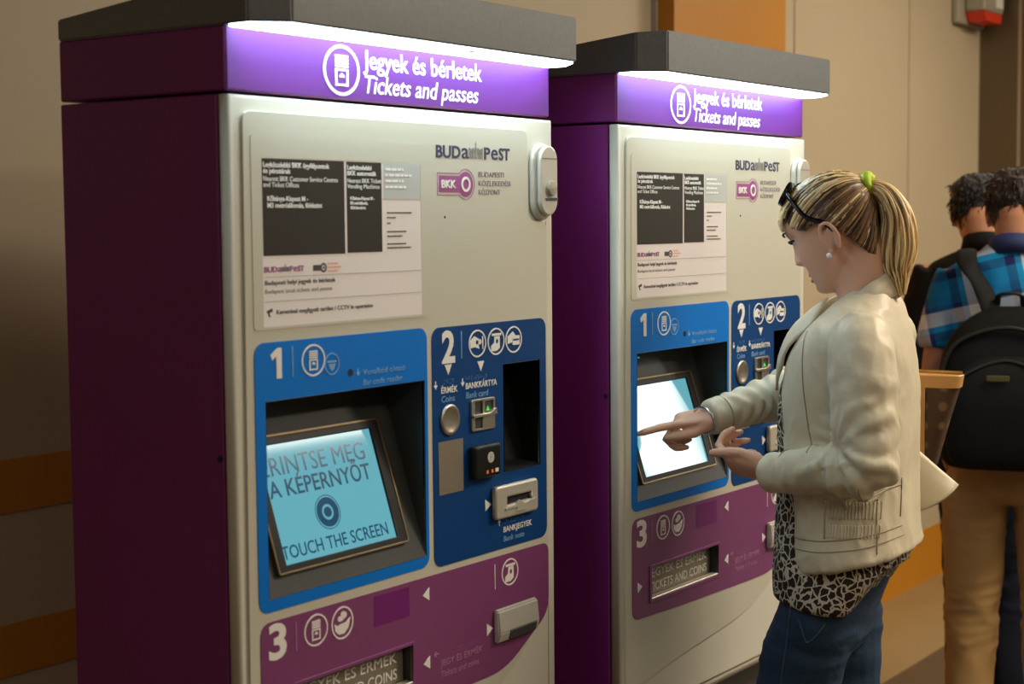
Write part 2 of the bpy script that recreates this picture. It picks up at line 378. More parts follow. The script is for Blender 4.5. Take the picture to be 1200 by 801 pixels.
def logo_city(bm_txt, bm_crest, fr, x0, x1, z, cap, dy=0.0):
    """the city word mark: two halves with the crest of towers between"""
    s = (x1-x0)/0.206
    def T(st, a, b, c=cap): add_text(bm_txt, st, x0+a*s, x0+b*s, z, c, fr, bold=0.028 if st.isupper() else 0.010)
    T('BUD', 0.0, 0.066); T('a', 0.069, 0.0885, cap*1.3)
    T('P', 0.1315, 0.149); T('e', 0.1515, 0.171, cap*1.3); T('ST', 0.1735, 0.206)
    cx = x0+0.108*s; k = cap
    g = bm_crest
    add_flat(g, [[(cx-.12*k, z), (cx+.12*k, z), (cx+.12*k, z+.75*k), (cx+.2*k, z+.8*k), (cx+.06*k, z+1.05*k), (cx+.05*k, z+1.2*k), (cx+.14*k, z+1.25*k), (cx+.05*k, z+1.3*k), (cx, z+1.5*k), (cx-.05*k, z+1.3*k), (cx-.14*k, z+1.25*k), (cx-.05*k, z+1.2*k), (cx-.06*k, z+1.05*k), (cx-.2*k, z+.8*k), (cx-.12*k, z+.75*k)],
                 rrect(cx-.06*k, cx+.06*k, z+.15*k, z+.62*k)], 0.0006, fr)
    for sgn in (-1, 1):
        for q, hh in ((.34, .95), (.58, .85), (.82, .95)):
            a = cx+sgn*q*k*1.12
            add_flat(g, [rrect(a-.12*k, a+.12*k, z, z+hh*k, .1*k, 3), rrect(a-.05*k, a+.05*k, z+.1*k, z+hh*k-.2*k, .04*k, 2)], 0.0006, fr)
        add_flat(g, [rrect(min(cx+sgn*.3*k, cx+sgn*1.0*k), max(cx+sgn*.3*k, cx+sgn*1.0*k), z+.42*k, z+.52*k)], 0.0006, fr)

def line(par, m, label, *a, **k):
    bm = bmesh.new(); add_text(bm, *a, **k); return obj('lettering', bm, m, par, label=label)
def mark(name, par, m, label, fn, *a, **k):
    bm = bmesh.new(); fn(bm, *a, **k); return obj(name, bm, m, par, label=label)
def build_machine(name, label):
    t = empty(name, (0, 0, 0), label, 'ticket machine', group='ticket machines against the wall')
    # ---- cabinet: open-fronted purple shell standing on the floor
    bm = bmesh.new()
    s = 0.012
    add_box(bm, 0, s, MT+.001, MD, 0.03, SEAM, 0.002, 1); add_box(bm, MW-s, MW, MT+.001, MD, 0.03, SEAM, 0.002, 1)
    add_box(bm, s, MW-s, MD-s, MD, 0.03, SEAM); add_box(bm, s, MW-s, MT+.03, MD-s, SEAM-s, SEAM-.0005); add_box(bm, s, MW-s, MT+.03, MD-s, 0.03, 0.06)
    cab = obj('cabinet', bm, M['purple'], t)
    bm = bmesh.new(); add_lathe(bm, [(0.004, 0), (0.004, 0.003), (0.003, 0.004)], (-0.0005, MT+.006, 1.272), (-1, 0, 0), 12); obj('side_screw', bm, M['deep'], cab, label='small black screw head')
    # ---- plinth and lower front
    bm = bmesh.new(); add_box(bm, 0.014, MW-0.014, 0.045, MD-0.02, 0.0, 0.634, 0.003, 1); pln = obj('plinth', bm, M['plinth'], t, label='dark grey recessed lower front')
    obj('lip', box(0.0, MW, -0.006, 0.044, 0.6345, 0.6465, 0.004), M['steel_flat'], pln, label='grey rounded lip')
    # ---- header
    hd = obj('header', box(0, MW, 0.006, MD, SEAM+.004, HT, 0.0025, 1), M['purple'], t)
    F = frame_y(0.0058)
    bm = bmesh.new(); add_flat(bm, [rrect(0.003, MW-.003, SEAM+.0065, HT-.001)], 0.001, F); obj('sign_film', bm, M['purple_sign'], hd, label='bright purple sign face')
    F = frame_y(0.0048)
    bm = bmesh.new(); machine_icon(bm, F, 0.241, 1.8265, 0.041, ring=0.0045, rz=0.0375); obj('pictogram', bm, M['print'], hd, label='white round pictogram of a ticket machine')
    line(hd, M['print'], 'white lettering', 'Jegyek és bérletek', 0.291, 0.596, 1.833, 0.0275, F, bold=0.010)
    line(hd, M['print'], 'white slanted lettering', 'Tickets and passes', 0.289, 0.589, 1.7965, 0.0265, F, bold=0.006, shear=0.22)
    # ---- canopy: wedge with chamfered corners, higher at the front
    o, c = 0.08, 0.043; zb = 1.872
    out = [(0, MD+.002), (0, -(o-c)), (c, -o), (MW-c, -o), (MW, -(o-c)), (MW, MD+.002)]
    bm = bmesh.new()
    lo = [bm.verts.new((x, y, zb+.0005)) for x, y in out]
    def top(y): return 1.948+(1.9045-1.948)*(y+o)/(MD+o)
    up = [bm.verts.new((x, y, top(y))) for x, y in out]
    bm.faces.new(lo); bm.faces.new(up[::-1]); n = len(out)
    for i in range(n): bm.faces.new((lo[i], lo[(i+1) % n], up[(i+1) % n], up[i]))
    bmesh.ops.bevel(bm, geom=list(bm.edges), offset=0.0025, segments=2, affect='EDGES')
    cn = obj('canopy', bm, M['canopy'], t)
    led = [(0.006, 0.003), (0.006, -(o-c)+.003), (c+.002, -o+.006), (MW-c-.002, -o+.006), (MW-.006, -(o-c)+.003), (MW-.006, 0.003)]
    bm = bmesh.new(); add_prism(bm, led, zb-.0025, zb+.0003, 'z'); obj('led_strip', bm, M['led'], cn, label='white glowing light strip')
    obj('strip_clip', box(0.455, 0.485, -o+.010, -o+.020, zb-.0050, zb-.0027), M['steel_flat'], cn, label='small grey clip')
    # ---- door leaf
    F = frame_y(0.0)
    bm = bmesh.new()
    add_flat(bm, [rrect(.005, MW-.005, .652, SEAM-.006), rrect(REC[0]-.01, REC[1]+.008, REC[2]-.01, REC[3]+.01), rrect(PIN[0]-.01, PIN[1]+.01, PIN[2]-.01, PIN[3]+.01), rrect(TRAY[0]-.01, TRAY[1]+.01, TRAY[2]-.01, TRAY[3]+.01)], 0.023, frame_y(0.023), bevel=0.005)
    dr = obj('door', bm, M['door'], t)
    bm = bmesh.new(); add_flat(bm, [rrect(.7775, .7785, .66, 1.60)], 0.0004, frame_y(-0.0001)); obj('door_groove', bm, M['print_grey'], dr, label='thin grey groove')
    # ---- faceplate, a little proud of the door
    plate = [(0.013, 0.700), (0.071, 0.707), (0.201, 0.728), (0.340, 0.741), (0.480, 0.756), (0.590, 0.785), (0.677, 0.834), (0.774, 0.925), (0.774, 1.590), (0.768, 1.600), (0.730, 1.600), (0.718, 1.612), (0.716, 1.756), (0.022, 1.756)]
    plate = rounded(plate, [.02, .05, .06, .06, .06, .06, .06, .02, .006, .008, .012, .012, .014, .016])
    bm = bmesh.new(); add_flat(bm, [plate, rrect(*REC), rrect(*PIN), rrect(*TRAY)], 0.0042, frame_y(0.0002-.0000), bevel=0.0008)
    for v in bm.verts: v.co.y += 0.0
    fp = obj('faceplate', bm, M['plate'], t)
    F = frame_y(-0.0040)
    bmT, bmC = bmesh.new(), bmesh.new()
    logo_city(bmT, bmC, F, 0.457, 0.663, 1.7040, 0.0188)
    obj('lettering', bmT, M['print_dark'], fp, label='dark navy city word mark'); obj('crest', bmC, M['print_grey'], fp, label='small grey crest of towers')
    def badge(x0, x1, cz, hh, cx, r, grow=0.0):
        pts = [(x0-grow, cz-hh-grow), (cx, cz-hh-grow)]
        a0 = math.asin(min(1, (hh+grow)/(r+grow)))
        arc = [(cx+(r+grow)*math.cos(a), cz+(r+grow)*math.sin(a)) for a in [(-PI+a0)+(2*PI-2*a0)*k/30 for k in range(31)]]
        return [(x0-grow, cz-hh-grow)]+arc+[(x0-grow, cz+hh+grow)]
    bm = bmesh.new(); add_flat(bm, [badge(0.464, 0.51, 1.6615, 0.0135, 0.536, 0.0205, .0045), badge(0.464, 0.51, 1.6615, 0.0135, 0.536, 0.0205, .0036)], 0.0005, F)
    add_flat(bm, [badge(0.464, 0.51, 1.6615, 0.0135, 0.536, 0.0205, .0)], 0.0005, F); obj('operator_badge', bm, M['print_pink'], fp, label='plum key shaped operator badge')
    bm = bmesh.new(); F2 = frame_y(-0.0046); add_text(bm, 'BKK', 0.470, 0.509, 1.6555, 0.0120, F2, bold=0.03); ring(bm, F2, 0.536, 1.6615, 0.0125, 0.0042, rz=0.0125); obj('badge_lettering', bm, M['print'], fp, label='white badge lettering')
    for k, s_ in enumerate(('BUDAPESTI', 'KÖZLEKEDÉSI', 'KÖZPONT')): line(fp, M['print_mauve'], 'thin mauve lettering', s_, 0.572, (0.645, 0.664, 0.634)[k], 1.6745-.0145*k, 0.0082, F)
    bm = bmesh.new(); add_flat(bm, [circ(0.479, 1.608, .0022, 12)], .0004, F); obj('peep_hole', bm, M['deep'], fp, label='tiny black hole')
    # ---- information display behind a thin surround
    bm = bmesh.new(); add_flat(bm, [rrect(0.035, 0.428, 1.45, 1.724, .006, 3), rrect(0.055, 0.4155, 1.4545, 1.6925)], 0.0008, frame_y(-0.0041)); dsp = obj('information_display', bm, M['plate'], t)
    bm = bmesh.new(); add_flat(bm, [rrect(0.055, 0.4155, 1.4545, 1.6925)], 0.0006, F); obj('display_page', bm, M['lcd_paper'], dsp, label='pale pinkish lit page')
    F3 = frame_y(-0.0047)
    bm = bmesh.new(); add_flat(bm, [rrect(0.0565, 0.2315, 1.5545, 1.6915)], .0004, F3); add_flat(bm, [rrect(0.237, 0.3185, 1.5555, 1.6912)], .0004, F3); obj('display_box', bm, M['lcd_dark'], dsp, label='two dark text boxes')
    bm = bmesh.new(); add_flat(bm, [rrect(0.3235, 0.4145, 1.636, 1.691)], .0004, F3); obj('display_box', bm, M['lcd_grey'], dsp, label='pale grey text box')
    F4 = frame_y(-0.0052)
    for s_, x0, x1, z, cp, b_ in (('Legközelebbi BKK ügyfélpontok', .0585, .1985, 1.6795, .0068, .02), ('és pénztárak', .0585, .115, 1.6710, .0066, .02), ('Nearest BKK Customer Service Centres', .0585, .2165, 1.6600, .0066, 0), ('and Ticket Offices', .0585, .132, 1.6515, .0066, 0),
                              ('Kőbánya-Kispest M -', .066, .151, 1.6320, .0066, .02), ('M3 metróállomás, földszint', .066, .181, 1.6225, .0066, .02),
                              ('Legközelebbi', .2385, .2945, 1.6795, .0064, .02), ('BKK automaták', .2385, .306, 1.6710, .0064, .02), ('Nearest BKK Ticket', .2385, .3165, 1.6600, .0064, 0), ('Vending Machines', .2385, .3135, 1.6515, .0064, 0),
                              ('Kőbánya-Kispest M -', .2445, .3005, 1.6345, .0045, .02), ('M3 metróállomás,', .2445, .285, 1.6275, .0045, .02), ('földszint', .2445, .280, 1.6205, .0045, .02)):
        line(dsp, M['lcd_white'], 'white lettering on a dark box', s_, x0, x1, z, cp, F4, bold=b_, thick=.0004)
    bm = bmesh.new()
    for k in range(4): words(bm, F4, .328, (.372, .392, .375, .378)[k], 1.6800-.009*k, .0035, k)
    obj('small_print', bm, M['lcd_white'], dsp, label='faint white print on the grey box')
    bm = bmesh.new()
    for k, (z, x1) in enumerate(((1.614, .394), (1.6065, .352), (1.598, .339), (1.585, .378), (1.578, .368), (1.566, .377), (1.560, .392))): words(bm, F3, .331, x1, z, .0022, 30+k)
    for s_, x0, x1, z, cp in (('Budapesti helyi jegyek és bérletek', .0585, .209, 1.5135, .0062), ('Kamerával megfigyelt terület / CCTV in operation', .081, .294, 1.4715, .006)): line(dsp, M['lcd_ink'], 'small dark lettering', s_, x0, x1, z, cp, F3, bold=.015, thick=.0004)
    obj('small_print', bm, M['lcd_ink'], dsp, label='tiny dark print'); bm = bmesh.new()
    add_flat(bm, [[(.060, 1.4765), (.072, 1.4805), (.0735, 1.476), (.066, 1.4735), (.069, 1.468), (.066, 1.468), (.0635, 1.473)]], .0004, F3)
    obj('camera_symbol', bm, M['lcd_ink'], dsp, label='small dark camera symbol'); bm = bmesh.new()
    add_flat(bm, [badge(.160, .175, 1.535, .0042, .1825, .0070), circ(.1825, 1.535, .0042, 14), circ(.1825, 1.535, .002, 10)], .0004, F3)
    obj('display_badge', bm, M['lcd_ink'], dsp, label='small dark operator badge')
    line(dsp, M['print_grey'], 'thin grey lettering', 'Budapest local tickets and passes', .0585, .201, 1.5015, .0058, F3, thick=.0004)
    for z in (1.524, 1.4895): mark('display_rule', dsp, M['print_grey'], 'thin grey rule', add_flat, [rrect(.058, .413, z, z+.0006)], .0003, F3)
    bmT, bmC = bmesh.new(), bmesh.new(); logo_city(bmT, bmC, F3, .0575, .140, 1.5315, .0075); obj('display_logo', bmT, M['print_pink'], dsp, label='small plum city word mark'); obj('display_crest', bmC, M['print_grey'], dsp)
    bm = bmesh.new()
    for k in range(3): words(bm, F3, .192, (.215, .222, .214)[k], 1.5395-.0055*k, .0026, 80+k)
    obj('display_note', bm, M['lcd_salmon'], dsp, label='pale salmon lettering')
    # ---- step 1: touchscreen panel
    P1 = rrect(0.034, 0.4265, 1.0465, 1.4325, 0.019)
    Fp = frame_y(-0.0041)
    bm = bmesh.new(); add_flat(bm, [P1, rrect(*REC)], 0.0012, Fp); p1 = obj('selection_panel', bm, M['blue'], t, label='bright blue panel of step one')
    Fq = frame_y(-0.0053)
    bm = bmesh.new(); add_flat(bm, [[(.0775, 1.380), (.0885, 1.380), (.0885, 1.4235), (.0800, 1.4235), (.0655, 1.4145), (.0690, 1.4065), (.0775, 1.4115)]], .0007, Fq); obj('numeral', bm, M['print'], p1, label='white figure one')
    bm = bmesh.new(); add_flat(bm, [rrect(.1105, .1125, 1.380, 1.424)], .0006, Fq); obj('divider', bm, M['print_soft'], p1, label='thin pale line')
    bm = bmesh.new(); machine_icon(bm, Fq, 0.156, 1.4005, 0.0255, ring=.0026, rz=.0235); obj('pictogram', bm, M['print'], p1, label='white machine pictogram')
    bm = bmesh.new(); ring(bm, Fq, .1965, 1.392, .0165, .0018, rz=.0165); add_flat(bm, [rrect(.186, .207, 1.394, 1.397)], .0006, Fq); add_flat(bm, [[(.188, 1.392), (.205, 1.392), (.201, 1.384), (.196, 1.381), (.192, 1.385)]], .0006, Fq); obj('pictogram', bm, M['print_soft'], p1, label='small pale pictogram')
    bm = bmesh.new(); add_flat(bm, [circ(.2385, 1.3755, .0058, 18)], .0006, Fq); obj('reader_hole', bm, M['deep'], p1, label='small black hole')
    mark('arrow_mark', p1, M['print_soft'], 'small pale arrow', arrow, Fq, .2555, 1.3745, .007); line(p1, M['print_soft'], 'pale blue lettering', 'Vonalkód olvasó', .267, .370, 1.3695, .0085, Fq); line(p1, M['print_soft'], 'pale blue slanted lettering', 'Bar code reader', .267, .364, 1.3540, .0085, Fq, shear=.2)
    # recess tub with the leaning screen plate
    y0 = -0.004; yd = TK*(REC[3]-REC[2]); bm = bmesh.new()
    x0, x1, z0, z1 = REC[0]+.0008, REC[1]-.0008, REC[2]+.0008, REC[3]-.0008; y0 = -.0054
    V = [bm.verts.new(p) for p in ((x0, y0, z0), (x1, y0, z0), (x1, y0, z1), (x0, y0, z1), (x1, yd, z1), (x0, yd, z1))]
    bm.faces.new((V[0], V[1], V[4], V[5])); bm.faces.new((V[1], V[2], V[4])); bm.faces.new((V[0], V[5], V[3])); bm.faces.new((V[3], V[5], V[4], V[2]))
    rc = obj('screen_recess', bm, M['recess'], t, label='charcoal sunken screen surround')
    for p in rc.data.polygons: pass
    ct = 1/math.sqrt(1+TK*TK); st = TK*ct
    FS = Matrix(((1, 0, 0, 0), (0, st, -ct, (y0*(1-0)+0.0)), (0, ct, st, z0), (0, 0, 0, 1)))
    def S(z): return (z-z0)/ct*1.0
    sx0, sx1, sz0, sz1 = 0.098, 0.356, S(1.1035), S(1.2755)
    # lean line: at height z the plate lies at depth y0 + (yd-y0)*(z-z0)/(z1-z0)
    kk = (yd-y0)/(z1-z0); ct = 1/math.sqrt(1+kk*kk); st = kk*ct
    FS = Matrix(((1, 0, 0, 0), (0, st, -ct, y0), (0, ct, st, z0), (0, 0, 0, 1)))
    FS1 = FS @ Matrix.Translation((0, 0, 0.0004))
    ts = empty('touchscreen', (0, 0, 0), None, None) ; bpy.data.objects.remove(ts)
    bm = bmesh.new(); add_flat(bm, [rrect(sx0-.018, sx1+.021, sz0-.010, sz1+.012, .004, 3), rrect(sx0, sx1, sz0, sz1)], 0.006, FS1, bevel=.0012)
    bz = obj('touchscreen', bm, M['black'], t, label='leaning touchscreen with a lit cyan page')
    bm = bmesh.new(); add_flat(bm, [rrect(sx0-.019, sx1+.0225, sz0-.011, sz1+.0135, .004, 3), rrect(sx0-.0165, sx1+.0195, sz0-.0088, sz1+.0105, .003, 3)], 0.0072, FS1, bevel=.0006); obj('bezel', bm, M['bezel'], bz, label='thin bronze bezel')
    bm = bmesh.new(); add_flat(bm, [rrect(sx0-.001, sx1+.001, sz0-.001, sz1+.001)], 0.0022, FS1); obj('glass', bm, M['screen'], bz, label='glowing cyan glass')
    FT = FS @ Matrix.Translation((0, 0, 0.0027))
    bm = bmesh.new()
    tx = [line(bz, M['screen_ink'], 'navy screen lettering', 'ÉRINTSE MEG', .0975, .3305, S(1.2290), .0275, FT, bold=0.0, thick=.0003),
    line(bz, M['screen_ink'], 'navy screen lettering', 'A KÉPERNYŐT', .1035, .3330, S(1.1985), .0245, FT, bold=.012, thick=.0003),
    line(bz, M['screen_ink'], 'navy screen lettering', 'TOUCH THE SCREEN', .0985, .3390, S(1.1120), .0190, FT, bold=.006, thick=.0003)]
    cx, cz = .215, S(1.1640)
    add_flat(bm, [circ(cx, cz, .0275, rz=.0265), circ(cx, cz, .0262, rz=.0252), circ(cx, cz, .0240, rz=.0228), circ(cx, cz, .0125, rz=.012)], .0003, FT); add_flat(bm, [circ(cx, cz, .0085, rz=.008)], .0003, FT)
    scr_txt = tx+[obj('touch_ring', bm, M['screen_ink'], bz, label='navy ring mark on the screen')]
    # ---- step 2: payment panel
    P2 = rrect(0.4395, 0.768, 1.0405, 1.4305, 0.019)
    bm = bmesh.new(); add_flat(bm, [P2, rrect(*PIN)], 0.0012, Fp); p2 = obj('payment_panel', bm, M['navy'], t, label='navy blue panel of step two')
    bm = bmesh.new(); add_text(bm, '2', 0.465, 0.500, 1.373, 0.0490, Fq, bold=0.03); obj('numeral', bm, M['print'], p2, label='white figure two')
    bm = bmesh.new(); add_flat(bm, [rrect(.517, .519, 1.376, 1.421)], .0006, Fq); obj('divider', bm, M['print_soft'], p2)
    for fn, x in ((coin_icon, .5625), (note_icon, .6160), (card_icon, .6680)):
        bm = bmesh.new(); fn(bm, Fq, x, 1.398, .0245, .0230); obj('pictogram', bm, M['print'], p2, label='white round payment pictogram')
    for a in ((.481, 1.3605, .0095, .0085, 'd'), (.571, 1.3595, .0095, .0085, 'd'), (.5885, 1.1225, .0085, .0100, 'r')): mark('arrow_mark', p2, M['print'], 'white triangle', tri, Fq, *a)
    for a in ((.4470, 1.3375, .0075, 'd'), (.520, 1.3365, .0075, 'd'), (.6205, 1.0870, .0065, 'u')): mark('arrow_mark', p2, M['print'], 'small white arrow', arrow, Fq, *a)
    for a in (('ÉRMÉK', .462, .506, 1.3230, .0098), ('BANKKÁRTYA', .529, .617, 1.3245, .0098), ('BANKJEGYEK', .633, .719, 1.0680, .0095)): line(p2, M['print'], 'white lettering', *a, Fq, bold=.01)
    for a in (('Coins', .462, .499, 1.3085, .0100), ('Bank card', .529, .592, 1.3090, .0100), ('Bank note', .633, .696, 1.0520, .0092)): line(p2, M['print_soft'], 'thin pale lettering', *a, Fq, shear=.15)
    for a in ((.462, .492, 1.3385, 5), (.529, .585, 1.3385, 9), (.640, .690, 1.0835, 8)): mark('braille_dots', p2, M['print_soft'], None, braille, Fq, *a)
    bm = bmesh.new(); add_lathe(bm, [(.0255, 0), (.0255, .003), (.0225, .005), (.019, .0032), (.010, .0016), (.002, .001)], (.483, -.0052, 1.2785), (0, -1, 0), 36)
    cs = obj('coin_slot', bm, M['steel'], p2, smooth=True, label='round steel coin slot')
    bm = bmesh.new(); add_flat(bm, [rrect(.541, .606, 1.2525, 1.3045, .003, 2), rrect(.549, .572, 1.255, 1.302), rrect(.577, .603, 1.279, 1.301)], .004, frame_y(-.0052), bevel=.0006)
    add_flat(bm, [[(.541, 1.2755), (.606, 1.2775), (.604, 1.286), (.585, 1.2795), (.541, 1.2795)]], .009, frame_y(-.0052), bevel=.0008)
    obj('card_slot', bm, M['steel'], p2, label='steel bank card slot')
    bm = bmesh.new(); add_flat(bm, [rrect(.5485, .5725, 1.2545, 1.3025)], .0008, frame_y(-.0052)); add_flat(bm, [rrect(.5765, .6035, 1.2785, 1.3015)], .0008, frame_y(-.0052)); obj('card_slot_mouth', bm, M['recess'], p2, label='dark card slot mouth')
    bm = bmesh.new(); tri(bm, frame_y(-.0061), .589, 1.2875, .0045, .004, 'u'); obj('indicator', bm, M['led_green'], p2, label='small green light')
    bm = bmesh.new(); add_flat(bm, [rrect(.4525, .5185, 1.1575, 1.2445)], .0012, frame_y(-.0052)); obj('blank_plate', bm, M['steel_flat'], p2, label='plain grey steel plate')
    bm = bmesh.new(); add_box(bm, .533, .608, -.021, -.0054, 1.1725, 1.2285, .005, 3); cl = obj('contactless_reader', bm, M['black'], p2, smooth=False, label='black contactless card reader')
    bm = bmesh.new(); Fc = frame_y(-.0211)
    for k, r in enumerate((.0035, .0062, .0090)): add_flat(bm, [circ(.5765, 1.2065, r, 20), circ(.5765, 1.2065, r-.0014, 20)], .0003, Fc)
    add_flat(bm, [rrect(.589, .598, 1.180, 1.1865)], .0003, Fc); obj('reader_mark', bm, M['print'], p2, label='white contactless wave mark')
    bm = bmesh.new(); add_flat(bm, [rrect(.564, .569, 1.180, 1.1855)], .0003, Fc); add_flat(bm, [rrect(.578, .583, 1.180, 1.1855)], .0003, Fc); obj('reader_light', bm, M['led_amber'], p2, label='small amber marks')
    # key pad pocket
    x0, x1, z0, z1 = PIN[0]+.0008, PIN[1]-.0008, PIN[2]+.0008, PIN[3]-.0008; bm = bmesh.new(); dp = .075; y0 = -.0060
    V = [bm.verts.new(p) for p in ((x0, y0, z0), (x1, y0, z0), (x1, y0, z1), (x0, y0, z1), (x0, .03, z0+.012), (x1, .03, z0+.012), (x1, dp, z1), (x0, dp, z1))]
    for q in ((0, 1, 5, 4), (4, 5, 6, 7), (3, 7, 6, 2), (1, 2, 6, 5), (0, 4, 7, 3)): bm.faces.new([V[i] for i in q])
    pk = obj('key_pad_pocket', bm, M['black'], p2, label='deep black key pad pocket')

    # bank note mouth
    bm = bmesh.new(); add_flat(bm, [rrect(.601, .7215, 1.0985, 1.1475, .004, 3), rrect(.628, .710, 1.1140, 1.1340, .002, 2)], .011, frame_y(-.0054), bevel=.004); obj('bank_note_slot', bm, M['zinc'], p2, label='grey metal bank note mouth')
    bm = bmesh.new(); add_flat(bm, [rrect(.626, .712, 1.112, 1.136)], .004, frame_y(-.0054)); obj('slot_mouth', bm, M['deep'], p2, label='black slot')
    bm = bmesh.new(); add_prism(bm, [(x-.0105, z+.001) for x, z in ((.634, 1.1115), (.662, 1.1135), (.676, 1.1205), (.690, 1.1125), (.726, 1.1175), (.724, 1.1145), (.692, 1.1085), (.6985, 1.1015), (.664, 1.1015), (.668, 1.1085), (.634, 1.1085))], -.0185, -.0145); obj('slot_tongue', bm, M['zinc'], p2, label='pale guide tongue')
    # ---- step 3: collection panel
    P3 = [(.0355, .838), (.200, .832), (.384, .829), (.537, .826), (.637, .828), (.772, .903), (.772, 1.0285), (.0355, 1.0325)]
    P3 = rounded(P3, [.022, .05, .05, .05, .05, .03, .019, .022])
    bm = bmesh.new(); add_flat(bm, [P3, rrect(*TRAY)], 0.0012, Fp); p3 = obj('collection_panel', bm, M['purple_print'], t, label='plum panel of step three')
    bm = bmesh.new(); add_text(bm, '3', 0.051, 0.088, .978, 0.0480, Fq, bold=0.03); obj('numeral', bm, M['print'], p3, label='white figure three')
    bm = bmesh.new(); add_flat(bm, [rrect(.1075, .1093, .979, 1.022)], .0006, Fq); obj('divider', bm, M['print_faint'], p3); bm = bmesh.new(); add_flat(bm, [rrect(.6055, .6073, .974, 1.0175)], .0006, Fq); obj('divider', bm, M['print'], p3)
    bm = bmesh.new(); machine_icon(bm, Fq, .1515, 1.001, .0260, ring=.0026, rz=.0240); obj('pictogram', bm, M['print'], p3, label='white machine pictogram')
    bm = bmesh.new(); hand_coin_icon(bm, Fq, .2105, .9995, .0250); obj('pictogram', bm, M['print'], p3, label='white hand and coins pictogram')
    bm = bmesh.new(); note_icon(bm, Fq, .6510, .9965, .0250, .0235); obj('pictogram', bm, M['print'], p3, label='white bank note pictogram')
    bm = bmesh.new(); add_flat(bm, [rrect(.2855, .3725, .9765, 1.024)], .0005, Fq); obj('patch', bm, M['purple_patch'], p3, label='deeper purple square')
    for a in ((.4150, 1.0020, .0085, .0105, 'l'), (.4150, .8900, .0085, .0105, 'l'), (.590, .909, .0085, .0105, 'r'), (.062, .899, .0085, .0105, 'r')): mark('arrow_mark', p3, M['print'], 'white triangle', tri, Fq, *a)
    mark('arrow_mark', p3, M['print_faint'], 'faint plum arrow', arrow, Fq, .4405, .8985, .008, 'l')
    line(p3, M['print_faint'], 'faint plum lettering', 'JEGY ÉS ÉRMÉK', .451, .568, .8755, .0100, Fq); line(p3, M['print_faint'], 'faint plum lettering', 'Tickets and coins', .451, .558, .8570, .0100, Fq, shear=.15)
    mark('braille_dots', p3, M['print_faint'], None, braille, Fq, .462, .545, .8925, 12)
    # tray
    x0, x1, z0, z1 = TRAY[0]+.0008, TRAY[1]-.0008, TRAY[2]+.0008, TRAY[3]-.0008; bm = bmesh.new(); dp = .05; y0 = -.0060
    V = [bm.verts.new(p) for p in ((x0, y0, z0), (x1, y0, z0), (x1, y0, z1), (x0, y0, z1), (x0, dp, z0), (x1, dp, z0), (x1, dp, z1), (x0, dp, z1))]
    for q in ((0, 1, 5, 4), (4, 5, 6, 7), (3, 7, 6, 2), (1, 2, 6, 5), (0, 4, 7, 3)): bm.faces.new([V[i] for i in q])
    tr = obj('tray', bm, M['recess'], p3, label='ticket tray window')
    bm = bmesh.new(); add_box(bm, x0+.003, x1-.003, .012, .016, z0+.002, z1-.002, .001, 1); obj('tray_flap', bm, M['steel_flat'], p3, label='taupe tray flap')
    Fl = frame_y(.0118); line(p3, M['print'], 'white lettering on the flap', 'JEGYEK ÉS ÉRMÉK', x0+.020, x1-.020, .9020, .0165, Fl); line(p3, M['print'], 'white lettering on the flap', 'TICKETS AND COINS', x0+.023, x1-.020, .8755, .0165, Fl)
    bm = bmesh.new(); add_flat(bm, [rrect(x0-.006, x1+.004, z0-.005, z1+.004, .002, 2), rrect(x0, x1, z0, z1)], .0022, frame_y(-.0053), bevel=.0006); obj('tray_frame', bm, M['purple_print'], p3)
    obj('tray_sill', box(x0, x1, -.0065, .010, z0+.0002, z0+.0045, .001, 1), M['zinc'], p3, label='pale sill')
    # receipt outlet: sloped metal hood with a slot
    bm = bmesh.new()
    add_prism(bm, [(-.0055, .8815), (-.014, .8815), (-.0195, .8985), (-.0155, .9365), (-.0055, .9395)], .601, .723, 'x'); bmesh.ops.bevel(bm, geom=list(bm.edges), offset=.0025, segments=2, affect='EDGES')
    obj('receipt_outlet', bm, M['zinc'], p3, label='grey metal receipt hood')
    bm = bmesh.new(); add_prism(bm, [(-.0120, .8845), (-.0172, .8838), (-.0204, .8985), (-.0160, .9040)], .632, .712, 'x'); obj('receipt_mouth', bm, M['recess'], p3, label='dark receipt mouth')
    # ---- lock handle on the right edge
    bm = bmesh.new()
    add_flat(bm, [rrect(.729, .786, 1.606, 1.732, .0285, 8)], .011, frame_y(0.0005), bevel=.004)
    hl = obj('lock_handle', bm, M['zinc'], t, label='grey metal lock handle')
    bm = bmesh.new(); add_flat(bm, [rrect(.738, .7855, 1.613, 1.729, .0235, 8)], .009, frame_y(-.0106), bevel=.003); obj('handle_cover', bm, M['zinc'], hl, smooth=False, label='pale metal cover')
    bm = bmesh.new(); add_flat(bm, [rrect(.7385, .785, 1.7085, 1.7095)], .0006, frame_y(-.0196)); obj('cover_seam', bm, M['recess'], hl)
    bm = bmesh.new(); add_lathe(bm, [(.0135, 0), (.0135, .004), (.0120, .006), (.0, .0065)], (.765, -.0196, 1.657), (0, -1, 0), 28); obj('lock_barrel', bm, M['steel'], hl, smooth=False, label='round lock barrel')
    bm = bmesh.new(); add_box(bm, .750, .785, -.0225, -.0197, 1.637, 1.641); obj('lock_notch', bm, M['recess'], hl)
    return t, scr_txt, bz, FT, S

